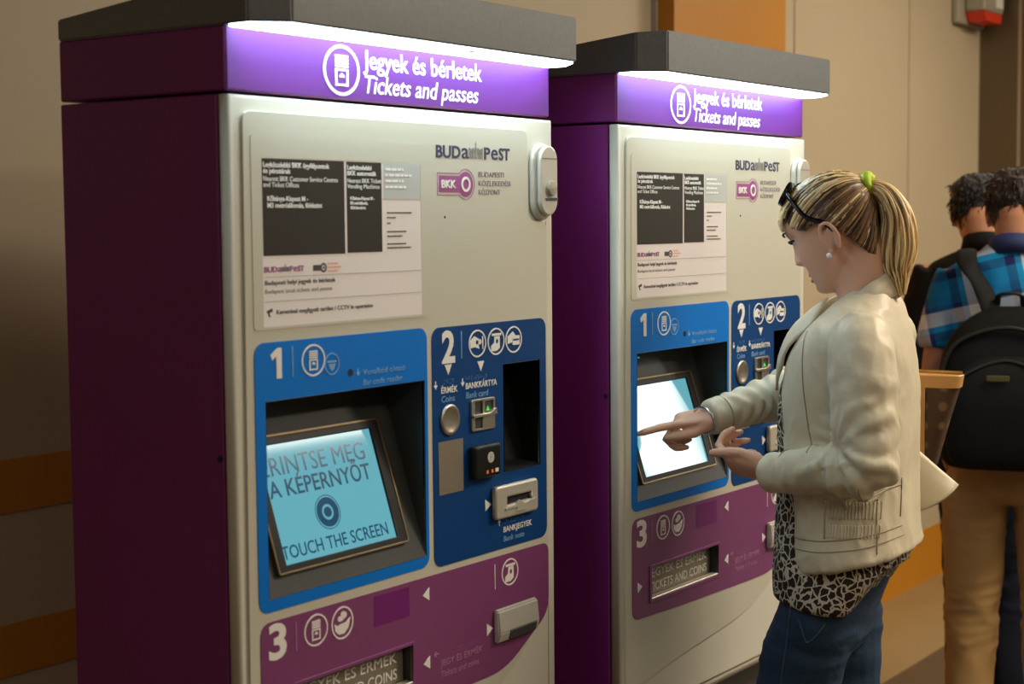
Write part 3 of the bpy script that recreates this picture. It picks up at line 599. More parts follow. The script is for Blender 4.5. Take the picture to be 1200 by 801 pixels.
m1, scr_txt, bz1, FT, S_ = build_machine('ticket_machine', 'nearer purple ticket machine whose touchscreen shows dark text asking to touch the screen')
m2 = copy_tree(m1, None, skip=tuple(scr_txt))
m2['label'] = 'farther purple ticket machine with the woman standing before its glaring touchscreen'
m2.location = (0.9761, -0.032, 0); m2.rotation_euler = (0, 0, -0.0054)
bz2 = [c for c in m2.children if c.name.startswith('touchscreen')][0]
bz2['label'] = 'leaning touchscreen with a bright page'
bm = bmesh.new()
for x0, x1, z, h in ((.262, .352, 1.2335, .003), (.275, .338, 1.2215, .006), (.262, .352, 1.246, .002), (.115, .2, 1.125, .003)): add_flat(bm, [rrect(x0, x1, S_(z), S_(z)+h)], .0003, FT)
obj('screen_line', bm, M['screen_bar'], bz2, label='thin teal lines on the screen')

# ------------------------------------------------------------------ people: helpers
from mathutils.bvhtree import BVHTree
def vox(bm, size, smooth=2, fac=0.5):
    """weld overlapping closed shells into one continuous surface"""
    me = bpy.data.meshes.new('t'); bm.to_mesh(me); bm.free()
    o = bpy.data.objects.new('t', me); C.objects.link(o)
    r = o.modifiers.new('r', 'REMESH'); r.mode = 'VOXEL'; r.voxel_size = size; r.use_smooth_shade = True
    dg = bpy.context.evaluated_depsgraph_get(); dg.update()
    m2 = bpy.data.meshes.new_from_object(o.evaluated_get(dg))
    b = bmesh.new(); b.from_mesh(m2)
    bpy.data.objects.remove(o); bpy.data.meshes.remove(me); bpy.data.meshes.remove(m2)
    for _ in range(smooth): bmesh.ops.smooth_vert(b, verts=b.verts, factor=fac, use_axis_x=True, use_axis_y=True, use_axis_z=True)
    return b
def wrinkle(bm, amp, scale, mask=None, stretch=(1, 1, 1), seed=0.0):
    bm.normal_update()
    for v in bm.verts:
        k = mask(v.co) if mask else 1.0
        if k > 0:
            p = Vector((v.co.x*stretch[0], v.co.y*stretch[1], v.co.z*stretch[2]))*scale + Vector((seed, seed*2, 0))
            v.co += v.normal*(amp*k*(1-2*abs(noise.noise(p))))
    return bm
def limb(bm, pts, n=6, seg=20, fn=None, round_ends=True):
    """tapered limb: pts = (x, y, z, ra, rb)"""
    P = catmull([tuple(p) if len(p) == 5 else tuple(p)+(p[3],) for p in pts], n)
    path = [p[:3] for p in P]; rad = [(p[3], p[4]) for p in P]
    if round_ends:
        d0 = (Vector(path[0])-Vector(path[1])).normalized(); d1 = (Vector(path[-1])-Vector(path[-2])).normalized()
        r0 = min(rad[0]); r1 = min(rad[-1]); a, b = [], []
        for t in (1.0, .92, .7, .38):
            q = math.sqrt(max(0.0, 1-t*t))
            a.append((tuple(Vector(path[0])+d0*r0*t), (rad[0][0]*max(q, .05), rad[0][1]*max(q, .05))))
            b.insert(0, (tuple(Vector(path[-1])+d1*r1*t), (rad[-1][0]*max(q, .05), rad[-1][1]*max(q, .05))))
        path = [p for p, _ in a]+path+[p for p, _ in b]; rad = [r for _, r in a]+rad+[r for _, r in b]
    add_tube(bm, path, rad, seg, up=(0.03, 1, 0.02) if abs((Vector(path[-1])-Vector(path[0])).normalized().y) < 0.8 else (0, 0, 1), fn=fn)
    return bm
def torso(bm, rows, n=5, seg=48, e=0.85):
    """stacked sections: (z, front, back, halfwidth[, x offset]); z may differ front/back: (z, front, back, w, zslope)"""
    R = catmull([tuple(r)+(0,)*(5-len(r)) for r in rows], n); rings = []
    for z, f, b, w, sl in R:
        mid = (f+b)/2; ring = []
        for k in range(seg):
            a = 2*PI*k/seg; ca, sa = math.cos(a), math.sin(a)
            x = w*math.copysign(abs(sa)**e, sa); y = mid+(f-b)/2*math.copysign(abs(ca)**e, ca)
            ring.append(bm.verts.new((x, y, z+sl*(y-mid))))
        rings.append(ring)
    for a, b in zip(rings, rings[1:]):
        for k in range(seg): bm.faces.new((a[k], a[(k+1) % seg], b[(k+1) % seg], b[k]))
    bm.faces.new(rings[0][::-1]); bm.faces.new(rings[-1])
    return bm
def hand(bm, wrist, d, nrm, side, s=1.0, curls=None, thumb=None, splay=1.0):
    """palm, four fingers and thumb. d forward, nrm back of the hand; side +1 right hand, -1 left hand"""
    d = Vector(d).normalized(); nrm = Vector(nrm); nrm = (nrm-d*nrm.dot(d)).normalized(); t = nrm.cross(d)*side
    w = Vector(wrist)
    def P(a, b, c): return w+d*a*s+t*b*s+nrm*c*s
    # palm as a flattened limb
    path = [P(-.03, 0, 0), P(0, 0, 0), P(.02, .001, 0), (P(.05, .001, .001)), P(.078, .001, 0), P(.088, .001, -.002)]
    rad = [(.025*s, .019*s), (.026*s, .018*s), (.033*s, .0165*s), (.039*s, .0145*s), (.038*s, .012*s), (.033*s, .009*s)]
    add_tube(bm, path, [(r[0], r[1]) for r in rad], 20, up=nrm)
    add_ball(bm, P(.030, .024, -.008), tuple([.017*s]*3), 2)
    L = [(.042, .025, .021), (.046, .028, .022), (.043, .026, .021), (.034, .020, .019)]
    base = [(.080, .0285), (.085, .010), (.082, -.0090), (.074, -.0265)]
    cur = curls or [(25, 30, 20)]*4
    for i in range(4):
        p = P(base[i][0], base[i][1], 0); ang = 0.0
        sp = math.radians((5, 1, -3, -8)[i]*splay); dd = (d*math.cos(sp)+t*math.sin(sp))
        r = (.0088, .0090, .0086, .0076)[i]*s
        pts = [P(base[i][0]-.03, base[i][1]*.92, -.001), p]; rr = [r*.95, r*1.08]
        for j in range(3):
            ang += math.radians(cur[i][j]); v = dd*math.cos(ang)-nrm*math.sin(ang)
            pts.append(pts[-1]+v*L[i][j]*.5*s); rr.append(r*(.98, .92, .86)[j])
            pts.append(pts[-1]+v*L[i][j]*.5*s); rr.append(r*(1.0, .92, .66)[j])
        add_tube(bm, pts, rr, 12); add_ball(bm, pts[-1], rr[-1]*1.02, 2)
    th = thumb or ((.6, .75, -.25), (.85, .5, -.2), (.95, .25, -.15))
    p = P(.022, .026, -.006); pts = [P(.010, .012, -.004), p]; rr = [.013*s, .0125*s]
    for j, (a, b, c) in enumerate(th):
        v = (d*a+t*b+nrm*c).normalized(); l = (.036, .032, .026)[j]*s
        pts.append(pts[-1]+v*l*.5); rr.append((.0115, .0104, .0098)[j]*s); pts.append(pts[-1]+v*l*.5); rr.append((.0105, .0100, .0075)[j]*s)
    add_tube(bm, pts, rr, 12); add_ball(bm, pts[-1], rr[-1]*1.02, 2)
    return pts[-1]

# upright head about the ear: (z, front, back, halfwidth)
HEAD = [(-.086, .045, .000, .022), (-.081, .063, -.010, .030), (-.073, .0725, -.02, .037), (-.063, .0755, -.03, .044), (-.0495, .0745, -.04, .052), (-.034, .075, -.052, .058), (-.017, .077, -.064, .063), (0, .0785, -.074, .067),
        (.02, .0790, -.082, .069), (.04, .0815, -.087, .071), (.055, .0835, -.088, .0715), (.08, .0775, -.083, .070), (.097, .0600, -.068, .061), (.108, .036, -.047, .046), (.113, .012, -.025, .026), (.1145, -.002, -.012, .008)]
def headpt(z, a, grow=0.0, table=None):
    T = table
    for i in range(len(T)-1):
        if T[i][0] <= z <= T[i+1][0]: break
    k = (z-T[i][0])/max(1e-9, T[i+1][0]-T[i][0]); f, b, w = [T[i][q]*(1-k)+T[i+1][q]*k for q in (1, 2, 3)]
    mid = .3*f+.7*b+.02; ca, sa = math.cos(a), math.sin(a)
    y = mid+((f-mid) if ca > 0 else (mid-b))*math.copysign(abs(ca)**.92, ca); x = w*math.copysign(abs(sa)**.9, sa)
    return Vector((x, y, z))
HT_ = catmull(HEAD, 5)
def add_head(bm, xf, s=1.0, female=True, seg=72):
    rings = []
    g = lambda u, m, q: math.exp(-((u-m)/q)**2)
    for row in HT_:
        z = row[0]; ring = []
        for k in range(seg):
            p = headpt(min(max(z, HT_[0][0]), HT_[-1][0]), 2*PI*k/seg, table=HT_)
            if p.y > 0.01:
                x = abs(p.x); d = 0.0
                ridge = max(0.0, min(1.0, (.040-z)/.046)) if z > -.006 else max(0.0, 1-(-.006-z)/.012)
                d += .0185*ridge*math.exp(-(x/(.0075+.005*max(0, ridge-.5)))**2)          # nose
                d += .0040*g(z, -.010, .006)*g(x, .0125, .006)                            # nostril wings
                d -= .0085*g(z, .0335, .010)*g(x, .031, .014)                             # eye sockets
                d += .0020*g(z, .050, .008)*g(x, .024, .018)                              # brow ridge
                d += .0058*g(z, -.0345, .0050)*g(x, 0, .016) + .0062*g(z, -.0475, .0058)*g(x, 0, .014)   # lips
                d -= .0022*g(z, -.0405, .0025)*g(x, 0, .020) + .0030*g(z, -.0555, .004)*g(x, 0, .016)
                d += .0040*g(z, -.068, .009)*g(x, 0, .014)                                # chin
                d += .0030*g(z, .000, .018)*g(x, .045, .012)                              # cheekbone
                p.y += d
            ring.append(bm.verts.new(xf @ (p*s)))
        rings.append(ring)
    for a, b in zip(rings, rings[1:]):
        for k in range(seg): bm.faces.new((a[k], a[(k+1) % seg], b[(k+1) % seg], b[k]))
    bm.faces.new(rings[0][::-1]); bm.faces.new(rings[-1])
    for sx in (-1, 1):   # ears: bowl with a rolled rim
        path = []
        for t in [i/14 for i in range(15)]:
            a = math.radians(-70+t*290); path.append(xf @ (Vector((sx*(.0725+.010*max(0, math.sin(math.radians(20+t*150)))), -.008-.0155*math.cos(a)*(-1 if False else 1)*-1*-1, .004+.027*math.sin(a)))*s))
        add_tube(bm, path, .0046*s, 8)
        add_ball(bm, xf @ (Vector((sx*.0715, -.006, .003))*s), (.0085*s, .0135*s, .024*s), 2)
        add_ball(bm, xf @ (Vector((sx*.0745, .002, -.022))*s), .0065*s, 2)

def hair_mat(name, rough=0.45):
    m = bpy.data.materials.new(name); m.use_nodes = True; nt = m.node_tree; b = nt.nodes['Principled BSDF']
    a = nt.nodes.new('ShaderNodeVertexColor'); a.layer_name = 'hair'
    nt.links.new(a.outputs[0], b.inputs['Base Color']); b.inputs['Roughness'].default_value = rough
    b.inputs['Specular IOR Level'].default_value = 0.4
    return m
def paint(o, fn):
    """own colour of each strand"""
    at = o.data.color_attributes.new('hair', 'FLOAT_COLOR', 'POINT')
    for i, v in enumerate(o.data.vertices): at.data[i].color = fn(i, v.co)
def strands(name, guides, radius, m, parent, label, colours, seg=5, flat=0.6):
    bm = bmesh.new(); counts = []
    for g, r in zip(guides, radius):
        n = len(bm.verts); add_tube(bm, g, [max(.0003, r*(1-.55*(i/(len(g)-1))**2)) for i in range(len(g))] if not isinstance(r, list) else r, seg, up=(1, .05, .1)); bm.verts.ensure_lookup_table(); counts.append(len(bm.verts)-n)
    me_c = []
    for c_, n in zip(colours, counts): me_c += [c_]*n
    o = obj(name, bm, m, parent, smooth=True, label=label)
    at = o.data.color_attributes.new('hair', 'FLOAT_COLOR', 'POINT')
    for i, c_ in enumerate(me_c): at.data[i].color = c_
    o['kind'] = 'stuff'
    return o

M['skin'] = mat('skin', rgb(222, 172, 144), 0.5, var=0.06, vscale=30, spec=0.35)
M['skin2'] = mat('skin_tan', rgb(196, 138, 104), 0.5, var=0.06, vscale=30, spec=0.35)
M['lips'] = mat('lip_colour', rgb(176, 100, 90), 0.45)
M['lash'] = mat('dark_lash', rgb(45, 34, 28), 0.6)
M['eye'] = mat('eye_white', rgb(225, 220, 212), 0.25)
M['leather'] = mat('cream_leather', rgb(210, 198, 170), 0.45, var=0.06, vscale=14, bump=0.10, bscale=55, spec=0.4)
M['seam'] = mat('leather_seam', rgb(158, 144, 116), 0.7)
M['lining'] = mat('dark_lining', rgb(52, 48, 42), 0.8)
M['denim'] = mat('blue_denim', rgb(42, 60, 82), 0.75, var=0.30, vscale=16, bump=0.12, bscale=140, spec=0.2)
M['denim_seam'] = mat('denim_stitch', rgb(56, 72, 90), 0.8)
M['shoe'] = mat('dark_shoe', rgb(40, 36, 34), 0.5)
M['hairtie'] = mat('lime_hair_tie', rgb(176, 205, 30), 0.6, var=0.15, vscale=60, bump=0.2)
M['pearl'] = mat('pearl', rgb(240, 235, 225), 0.2)
M['gloss_black'] = mat('gloss_black', rgb(14, 14, 14), 0.15)
M['silver'] = mat('silver', rgb(200, 196, 188), 0.25, metal=0.9)
M['hair'] = hair_mat('streaked_hair')
M['hair_dark'] = mat('dark_brown_hair', rgb(44, 32, 25), 0.55, var=0.35, vscale=40, bump=0.3, bscale=80)

def leopard():
    m = mat('leopard_print', rgb(196, 186, 164), 0.7, spec=0.2); nt = m.node_tree; b = nt.nodes['Principled BSDF']
    tc = nt.nodes.new('ShaderNodeTexCoord'); mp = nt.nodes.new('ShaderNodeMapping'); nt.links.new(tc.outputs['Object'], mp.inputs[0])
    nz = nt.nodes.new('ShaderNodeTexNoise'); nz.inputs['Scale'].default_value = 40; nt.links.new(mp.outputs[0], nz.inputs['Vector'])
    mx = nt.nodes.new('ShaderNodeMix'); mx.data_type = 'RGBA'; mx.blend_type = 'LINEAR_LIGHT'; mx.inputs[0].default_value = 0.012
    nt.links.new(mp.outputs[0], mx.inputs[6]); nt.links.new(nz.outputs['Color'], mx.inputs[7])
    vo = nt.nodes.new('ShaderNodeTexVoronoi'); vo.feature = 'DISTANCE_TO_EDGE'; vo.inputs['Scale'].default_value = 62; nt.links.new(mx.outputs[2], vo.inputs['Vector'])
    cr = nt.nodes.new('ShaderNodeValToRGB'); cr.color_ramp.interpolation = 'CONSTANT'
    cr.color_ramp.elements[0].color = rgb(196, 186, 164); cr.color_ramp.elements[1].position = 0.085; cr.color_ramp.elements[1].color = rgb(46, 35, 29)
    nt.links.new(vo.outputs['Distance'], cr.inputs[0]); nt.links.new(cr.outputs[0], b.inputs['Base Color'])
    return m
M['leopard'] = leopard()

# ------------------------------------------------------------------ the woman at the farther machine (x right, y forward, z up)
wm = empty('person', (1.24, -0.357, 0), 'woman with a blonde ponytail in a cream leather jacket touching the farther machine\'s screen', 'person', rz=math.radians(8))
def place_head(ear, pitch, yaw=0.0, roll=0.0):
    return Matrix.Translation(ear) @ Matrix.Rotation(yaw, 4, 'Z') @ Matrix.Rotation(roll, 4, 'Y') @ Matrix.Rotation(-pitch, 4, 'X')
HX = place_head((0, .004, 1.560), math.radians(27))
bm = bmesh.new()
add_head(bm, HX)
limb(bm, [(0, -.035, 1.545, .052, .056), (0, -.040, 1.50, .052, .056), (0, -.046, 1.455, .054, .050), (0, -.040, 1.42, .058, .044)])
torso(bm, [(1.43, .0, -.085, .07), (1.40, .02, -.092, .12), (1.34, .06, -.10, .145), (1.25, .075, -.105, .140), (1.12, .075, -.105, .120), (1.02, .080, -.095, .125), (.92, .075, -.065, .130), (.84, .07, -.035, .115), (.80, .05, -.02, .10)], e=1.0)
LS, LE, LW = Vector((-.160, -.085, 1.368)), Vector((-.215, -.108, 1.165)), Vector((-.150, .085, 1.136))
RS, RE = Vector((.160, -.05, 1.368)), Vector((.135, .125, 1.262))
RTIP = Vector((-.1126, .3642, 1.2072)); RW = RTIP-(RTIP-Vector((-.040, .205, 1.226))).normalized()*.155
for a, e, w in ((LS, LE, LW), (RS, RE, RW)):
    limb(bm, [tuple(a)+(.036,), tuple(a.lerp(e, .5))+(.036,), tuple(e)+(.036,), tuple(e.lerp(w, .4))+(.034,), tuple(w)+(.024,)])
dr_ = (RTIP-RW)
hand(bm, RW, dr_, (-.12, -.12, 1), 1, .94, curls=[(3, 5, 3), (52, 84, 40), (58, 88, 45), (62, 90, 45)], thumb=((.88, .22, -.42), (.99, -.06, -.10), (.99, -.08, -.02)))
hand(bm, LW+Vector((0, 0, .004)), (.12, 1, .04), (-.55, -.05, -.75), -1, .95, curls=[(40, 62, 34), (50, 66, 36), (56, 68, 38), (60, 70, 38)], thumb=((.86, .42, -.10), (.98, .06, .12), (.97, -.04, .16)), splay=.2)
LEGS = {-1: [(-.080, .018, .86, .078, .070), (-.079, .048, .76, .077, .076), (-.080, .075, .62, .066, .068), (-.082, .095, .47, .053, .055), (-.082, .095, .30, .050, .052), (-.082, .085, .12, .036, .038), (-.082, .08, .07, .034, .036)],
        1: [(.080, .010, .86, .078, .070), (.079, .016, .76, .077, .076), (.080, .010, .62, .066, .068), (.082, -.005, .47, .053, .055), (.082, -.030, .30, .050, .052), (.082, -.055, .12, .036, .038), (.082, -.06, .07, .034, .036)]}
for sx in (-1, 1):
    L = LEGS[sx]; limb(bm, [(p[0]*(.85 if p[2] > .7 else 1), p[1], p[2], p[3]*.84, p[4]*.84) for p in L])
    y = L[-1][1]; limb(bm, [(sx*.082, y-.02, .05, .034), (sx*.084, y+.05, .045, .036), (sx*.088, y+.15, .026, .030)])
body = vox(bm, 0.0034, 1)
obj('body', body, M['skin'], wm, smooth=True)
# eyes, brows, lips
for sx in (-1, 1):
    bm = bmesh.new(); add_ball(bm, HX @ Vector((sx*.031, .0588, .0310)), .0105, 2); obj('eye', bm, M['eye'], wm, smooth=True)
    bm = bmesh.new(); add_tube(bm, [HX @ Vector((sx*(.018+.028*t), .0785+.0025*math.sin(PI*t)-.013*t*t, .0325+.003*math.sin(PI*t))) for t in [i/6 for i in range(7)]], (.0032, .0022), 6); obj('eyelash', bm, M['lash'], wm, smooth=True, label='dark eyelash')
    bm = bmesh.new(); add_tube(bm, [HX @ Vector((sx*(.012+.036*t), .0865-.015*t*t, .0500+.004*math.sin(PI*t*.8))) for t in [i/6 for i in range(7)]], [.0012, .0022, .0026, .0026, .0022, .0016, .0008], 6); obj('eyebrow', bm, M['lash'], wm, smooth=True, label='brown eyebrow')
bm = bmesh.new()
for z, r in ((-.0352, .0036), (-.0468, .0042)):
    add_tube(bm, [HX @ Vector((x, .0785-.35*abs(x)**1.05, z)) for x in [-.022+.044*i/10 for i in range(11)]], [r*math.sin(PI*min(max(i/10, .06), .94)) for i in range(11)], 8)
obj('lips', vox(bm, .0012, 1), M['lips'], wm, smooth=True, label='muted rose lips')
# --- jeans
bm = bmesh.new()
torso(bm, [(.975, .090, -.080, .135), (.93, .094, -.088, .158), (.87, .094, -.068, .164), (.82, .098, -.055, .160), (.79, .09, -.04, .14)])
for sx in (-1, 1): limb(bm, LEGS[sx][:-1]+[(sx*.082, LEGS[sx][-1][1], .085, .05, .055)], round_ends=False)
bm = vox(bm, .005, 2)
wrinkle(bm, .0030, 16, stretch=(.6, .6, 1.6), seed=3.1)
wrinkle(bm, .0035, 9, mask=lambda p: max(0, 1-abs(p.z-.79)/.10), stretch=(.4, .4, 2.5), seed=1.7)
jt = BVHTree.FromBMesh(bm)
jn = obj('jeans', bm, M['denim'], wm, smooth=True)
def on(tree, y, z, side=-1, off=0.0008, reach=0.6):
    """point of the cloth seen from the left side (x negative)"""
    h = tree.ray_cast(Vector((side*reach, y, z)), Vector((-side, 0, 0)))
    return (h[0]+h[1]*off) if h[0] else None
def seam(name, tree, pts, r, m, par, label=None, n=8, side=-1, off=0.0006):
    P = [on(tree, y, z, side, off) for y, z in catmull(pts, n)]; P = [p for p in P if p]
    if len(P) < 3: return None
    bm = bmesh.new(); add_tube(bm, P, r, 6); return obj(name, bm, m, par, smooth=True, label=label)
seam('side_seam', jt, [(.045, .90), (.050, .84), (.062, .76), (.075, .66), (.085, .55)], .0022, M['denim_seam'], jn, 'pale blue side seam')
seam('pocket_seam', jt, [(-.020, .868), (-.005, .845), (.012, .830), (.020, .848), (.028, .872)], .0018, M['denim_seam'], jn)
for sx in (-1, 1):
    y = LEGS[sx][-1][1]; bm = bmesh.new(); limb(bm, [(sx*.082, y-.045, .040, .040, .040), (sx*.084, y+.02, .045, .042, .044), (sx*.088, y+.10, .032, .042, .031), (sx*.090, y+.165, .026, .034, .025)])
    for v in bm.verts: v.co.z = max(v.co.z, 0.0)
    obj('shoe', bm, M['shoe'], wm, smooth=True)
# --- leopard blouse: pokes out in front and below the jacket, hem dipping at the side
bm = bmesh.new()
rows = [(1.40, .03, -.095, .10), (1.33, .085, -.115, .145), (1.24, .108, -.125, .15), (1.12, .108, -.118, .142), (1.02, .112, -.122, .150), (.945, .114, -.126, .164), (.895, .112, -.118, .170), (.872, .109, -.10, .169)]
torso(bm, rows, e=.9)
bm = vox(bm, .005, 1)
for v in bm.verts:   # tailored hem: lower at the sides, rising to the back
    if v.co.z < .96:
        k = (.96-v.co.z)/.088; lift = .010+max(0.0, (-.050-v.co.y)/.075)**1.1*.100+max(0.0, (v.co.y+.03)/.14)*.016
        v.co.z += k*lift
wrinkle(bm, .0035, 14, stretch=(1, 1, .5), seed=5.0)
bl = obj('blouse', bm, M['leopard'], wm, smooth=True, label='leopard print blouse')
# --- jacket
bm = bmesh.new()
torso(bm, [(1.468, -.025, -.095, .060), (1.445, .0, -.108, .090), (1.42, .022, -.116, .128), (1.385, .055, -.126, .160), (1.33, .084, -.135, .170), (1.24, .094, -.139, .168), (1.13, .088, -.140, .162), (1.05, .080, -.142, .166, .02), (.985, .074, -.146, .176, -.10), (.968, .072, -.148, .178, -.22)], e=.85)
limb(bm, [tuple(LS+Vector((.075, .025, -.010)))+(.050, .050), tuple(LS+Vector((.018, .008, .006)))+(.058, .054), tuple(LS.lerp(LE, .3)+Vector((-.004, 0, 0)))+(.055, .058), tuple(LS.lerp(LE, .7))+(.050, .054), tuple(LE+Vector((0, .004, .004)))+(.049, .049), tuple(LE.lerp(LW, .25)+Vector((0, 0, .001)))+(.045, .045), tuple(LE.lerp(LW, .6)+Vector((0, 0, -.001)))+(.038, .040), tuple(LE.lerp(LW, 1.02)+Vector((0, 0, -.001)))+(.033, .036)], round_ends=False)
limb(bm, [tuple(RS+Vector((-.075, .01, -.010)))+(.050, .050), tuple(RS+Vector((-.018, .0, .006)))+(.058, .054), tuple(RS.lerp(RE, .45))+(.052, .054), tuple(RE)+(.045, .045), tuple(RE.lerp(RW, .3))+(.041, .042), tuple(RE.lerp(RW, .7))+(.034, .036), tuple(RE.lerp(RW, 1.10))+(.028, .031)], round_ends=False)
bm = vox(bm, .0042, 2)
def seg_d(p, a, b):
    t = max(0, min(1, (p-a).dot(b-a)/(b-a).length_squared)); return (p-a.lerp(b, t)).length, t
def sleeve_mask(p):
    m = 0.0
    for a, e, w in ((LS, LE, LW), (RS, RE, RW)):
        m = max(m, 1-min(1, (p-e).length/.13))
    return m
bm.normal_update()
for v in bm.verts:
    p = v.co
    for a, e, w, k in ((LS, LE, LW, 1), (RS, RE, RW, 1)):
        d, t = seg_d(p, e, w)
        if d < .075 and seg_d(p, a, e)[0] > d*.9:      # gathered rings along the forearm
            nz = noise.noise(p*14+Vector((k, 2, 3)))
            v.co += v.normal*(.0038*math.sin(t*38+nz*6)*(1-.6*t)*(1 if k == 1 and a is RS else .35))
        d2, t2 = seg_d(p, a, e)
        if d2 < .08 and t2 > .25 and t2 < 1:
            v.co += v.normal*(.0026*math.sin(t2*22+noise.noise(p*11)*6)*t2)
CR = LE+Vector((0, .050, .045))
for v in bm.verts:
    p = v.co; d = (p-LE).length
    if d < .15 and p.x < -.15:
        a = math.atan2(p.z-CR.z, p.y-CR.y); k = max(0, 1-d/.15)*min(1, math.hypot(p.z-CR.z, p.y-CR.y)/.045)
        v.co += v.normal*(.0090*k*(1-2*abs(math.sin(a*4.5+2.2*noise.noise(p*13)))))
bm.normal_update()
wrinkle(bm, .0022, 34, mask=lambda p: min(1, abs(p.x)/.12), stretch=(1, 1, .6), seed=2.2)
wrinkle(bm, .0075, 15, mask=lambda p: sleeve_mask(p), stretch=(1, 1.2, 1.2), seed=9.3)
wrinkle(bm, .0050, 10, mask=lambda p: .8, stretch=(1, 1, .55), seed=4.4)
tree = BVHTree.FromBMesh(bm)
jk = obj('jacket', bm, M['leather'], wm, smooth=True, label='cream leather jacket')
# stitched seams, ribbed side panel, zip
for pts in ([(-.106, 1.135), (-.107, 1.07), (-.110, 1.00)], [(-.136, 1.13), (-.136, 1.06)],
            [(.030, 1.395), (.022, 1.31), (.012, 1.24), (.002, 1.185)], [(.060, .998), (.0, 1.000), (-.08, 1.010), (-.140, 1.026)], [(.058, 1.018), (.0, 1.020), (-.08, 1.030), (-.138, 1.044)]):
    seam('seam', tree, pts, .0011, M['seam'], jk, 'stitched seam')
seam('seam', tree, [(-.055, 1.10), (-.11, 1.112), (-.135, 1.118)], .0011, M['seam'], jk)
for i in range(16):
    y = -.030-.0055*i
    seam('ribbing', tree, [(y, 1.062), (y-.001, 1.078), (y-.001, 1.094)], .0012, M['leather'], jk, n=3); seam('ribbing', tree, [(y+.001, 1.028), (y, 1.040), (y, 1.052)], .0012, M['leather'], jk, n=3)
seam('zip', tree, [(-.022, 1.026), (-.021, 1.060), (-.022, 1.098)], .0016, M['silver'], jk, 'small metal pocket zip')
# stand collar and lapel
bm = bmesh.new()
N = 40
inner = []
for k in range(N+1):
    a = math.radians(-148+296*k/N)      # from front left round the back to front right
    cx, cy = 0, -.047
    ca, sa = math.cos(a), math.sin(a)
    bx, by = sa*.064, cy-ca*.050
    front = (1-ca)/2
    zb = 1.456-.070*front; h = .048-.006*front
    inner.append((bx, by, zb, h))
va = [[], [], [], []]
for bx, by, zb, h in inner:
    d = Vector((bx, by+.047, 0)).normalized()
    va[0].append(bm.verts.new((bx, by, zb))); va[1].append(bm.verts.new((bx-d.x*.004, by-d.y*.004, zb+h)))
    va[2].append(bm.verts.new((bx+d.x*.006, by+d.y*.006, zb+h-.002))); va[3].append(bm.verts.new((bx+d.x*.016, by+d.y*.016, zb)))
for r in range(4):
    for k in range(N): bm.faces.new((va[r][k], va[r][k+1], va[(r+1) % 4][k+1], va[(r+1) % 4][k]))
for k in (0, N): bm.faces.new([va[r][k] for r in range(4)])
bmesh.ops.subdivide_edges(bm, edges=bm.edges, cuts=1, use_grid_fill=True); wrinkle(bm, .002, 30)
obj('collar', bm, M['leather'], jk, smooth=True, label='cream stand collar')
def sheet(name, rows, th, m, par, label=None):
    """thick folded sheet from rows of points"""
    bm = bmesh.new(); R = [catmull(r, 4) for r in rows]; R = [list(t) for t in zip(*R)]; R = [catmull(r, 4) for r in R]
    V = [[bm.verts.new(p) for p in r] for r in R]
    for a, b in zip(V, V[1:]):
        for k in range(len(a)-1): bm.faces.new((a[k], a[k+1], b[k+1], b[k]))
    bm.normal_update(); bmesh.ops.solidify(bm, geom=list(bm.faces), thickness=th)
    return obj(name, bm, m, par, smooth=True, label=label)
for sx in (-1, 1):
    sheet('lapel', [[(sx*.050, .012, 1.455), (sx*.070, .020, 1.435), (sx*.095, .030, 1.405)], [(sx*.030, .055, 1.425), (sx*.060, .075, 1.400), (sx*.100, .072, 1.365)], [(sx*.040, .088, 1.375), (sx*.065, .100, 1.345), (sx*.095, .092, 1.315)], [(sx*.050, .100, 1.32), (sx*.062, .104, 1.30), (sx*.075, .102, 1.28)]], .005, M['leather'], jk, 'turned back lapel')
# far hem kicking out behind
sheet('back_flap', [[(.10, -.09, 1.19), (.09, -.09, 1.11), (.08, -.09, 1.03)], [(.106, -.146, 1.137), (.088, -.150, 1.090), (.076, -.146, 1.047)], [(.112, -.198, 1.090), (.094, -.194, 1.081), (.082, -.182, 1.068)]], .006, M['leather'], jk, 'jacket hem kicking out at the back')
# cuffs
for e, w, k, r in ((LE, LW, .965, .0345), (RE, RW, 1.12, .0315)):
    a = e.lerp(w, k-.16); b = e.lerp(w, k-.155); bm = bmesh.new(); add_tube(bm, [a, b, ], [(r+.0045, r+.0065), (r+.0045, r+.0065)], 28); obj('cuff_seam', bm, M['seam'], jk, smooth=True)
bm = bmesh.new(); cW = RE.lerp(RW, 1.18); ax = (RW-RE).normalized(); s1 = ax.cross(Vector((0, 0, 1))).normalized(); s2 = s1.cross(ax)
add_tube(bm, [cW+s1*.030*math.cos(2*PI*i/28)+s2*.026*math.sin(2*PI*i/28) for i in range(29)], .0028, 8); obj('bracelet', bm, M['silver'], wm, smooth=True, label='thin silver bracelet')
# --- hair
def capz(y):   # hairline height along the side, upright head
    for (a, za), (b, zb) in zip(LINE, LINE[1:]):
        if a >= y >= b: return za+(zb-za)*(a-y)/(a-b)
    return LINE[-1][1] if y < LINE[-1][0] else LINE[0][1]
LINE = [(.095, .078), (.070, .072), (.050, .050), (.030, .036), (.012, .038), (-.006, .038), (-.020, .022), (-.030, .004), (-.042, -.030), (-.052, -.052), (-.062, -.062), (-.09, -.058)]
bm = bmesh.new()
CAPROWS = [(r[0], r[1]+.004, r[2]-.007, r[3]+.005) for r in HEAD]; CAPROWS[-2:] = [(.119, .012, -.030, .030), (.1215, -.002, -.014, .010)]; CAPROWS[-3] = (.112, .040, -.055, .052)
CAPROWS = [(z, f, min(b, -.078+.30*max(0, -z-.02)) if z < .01 else b, max(w, .060) if z < -.01 else w) for z, f, b, w in CAPROWS]
CT = catmull(CAPROWS, 4)
rings = []
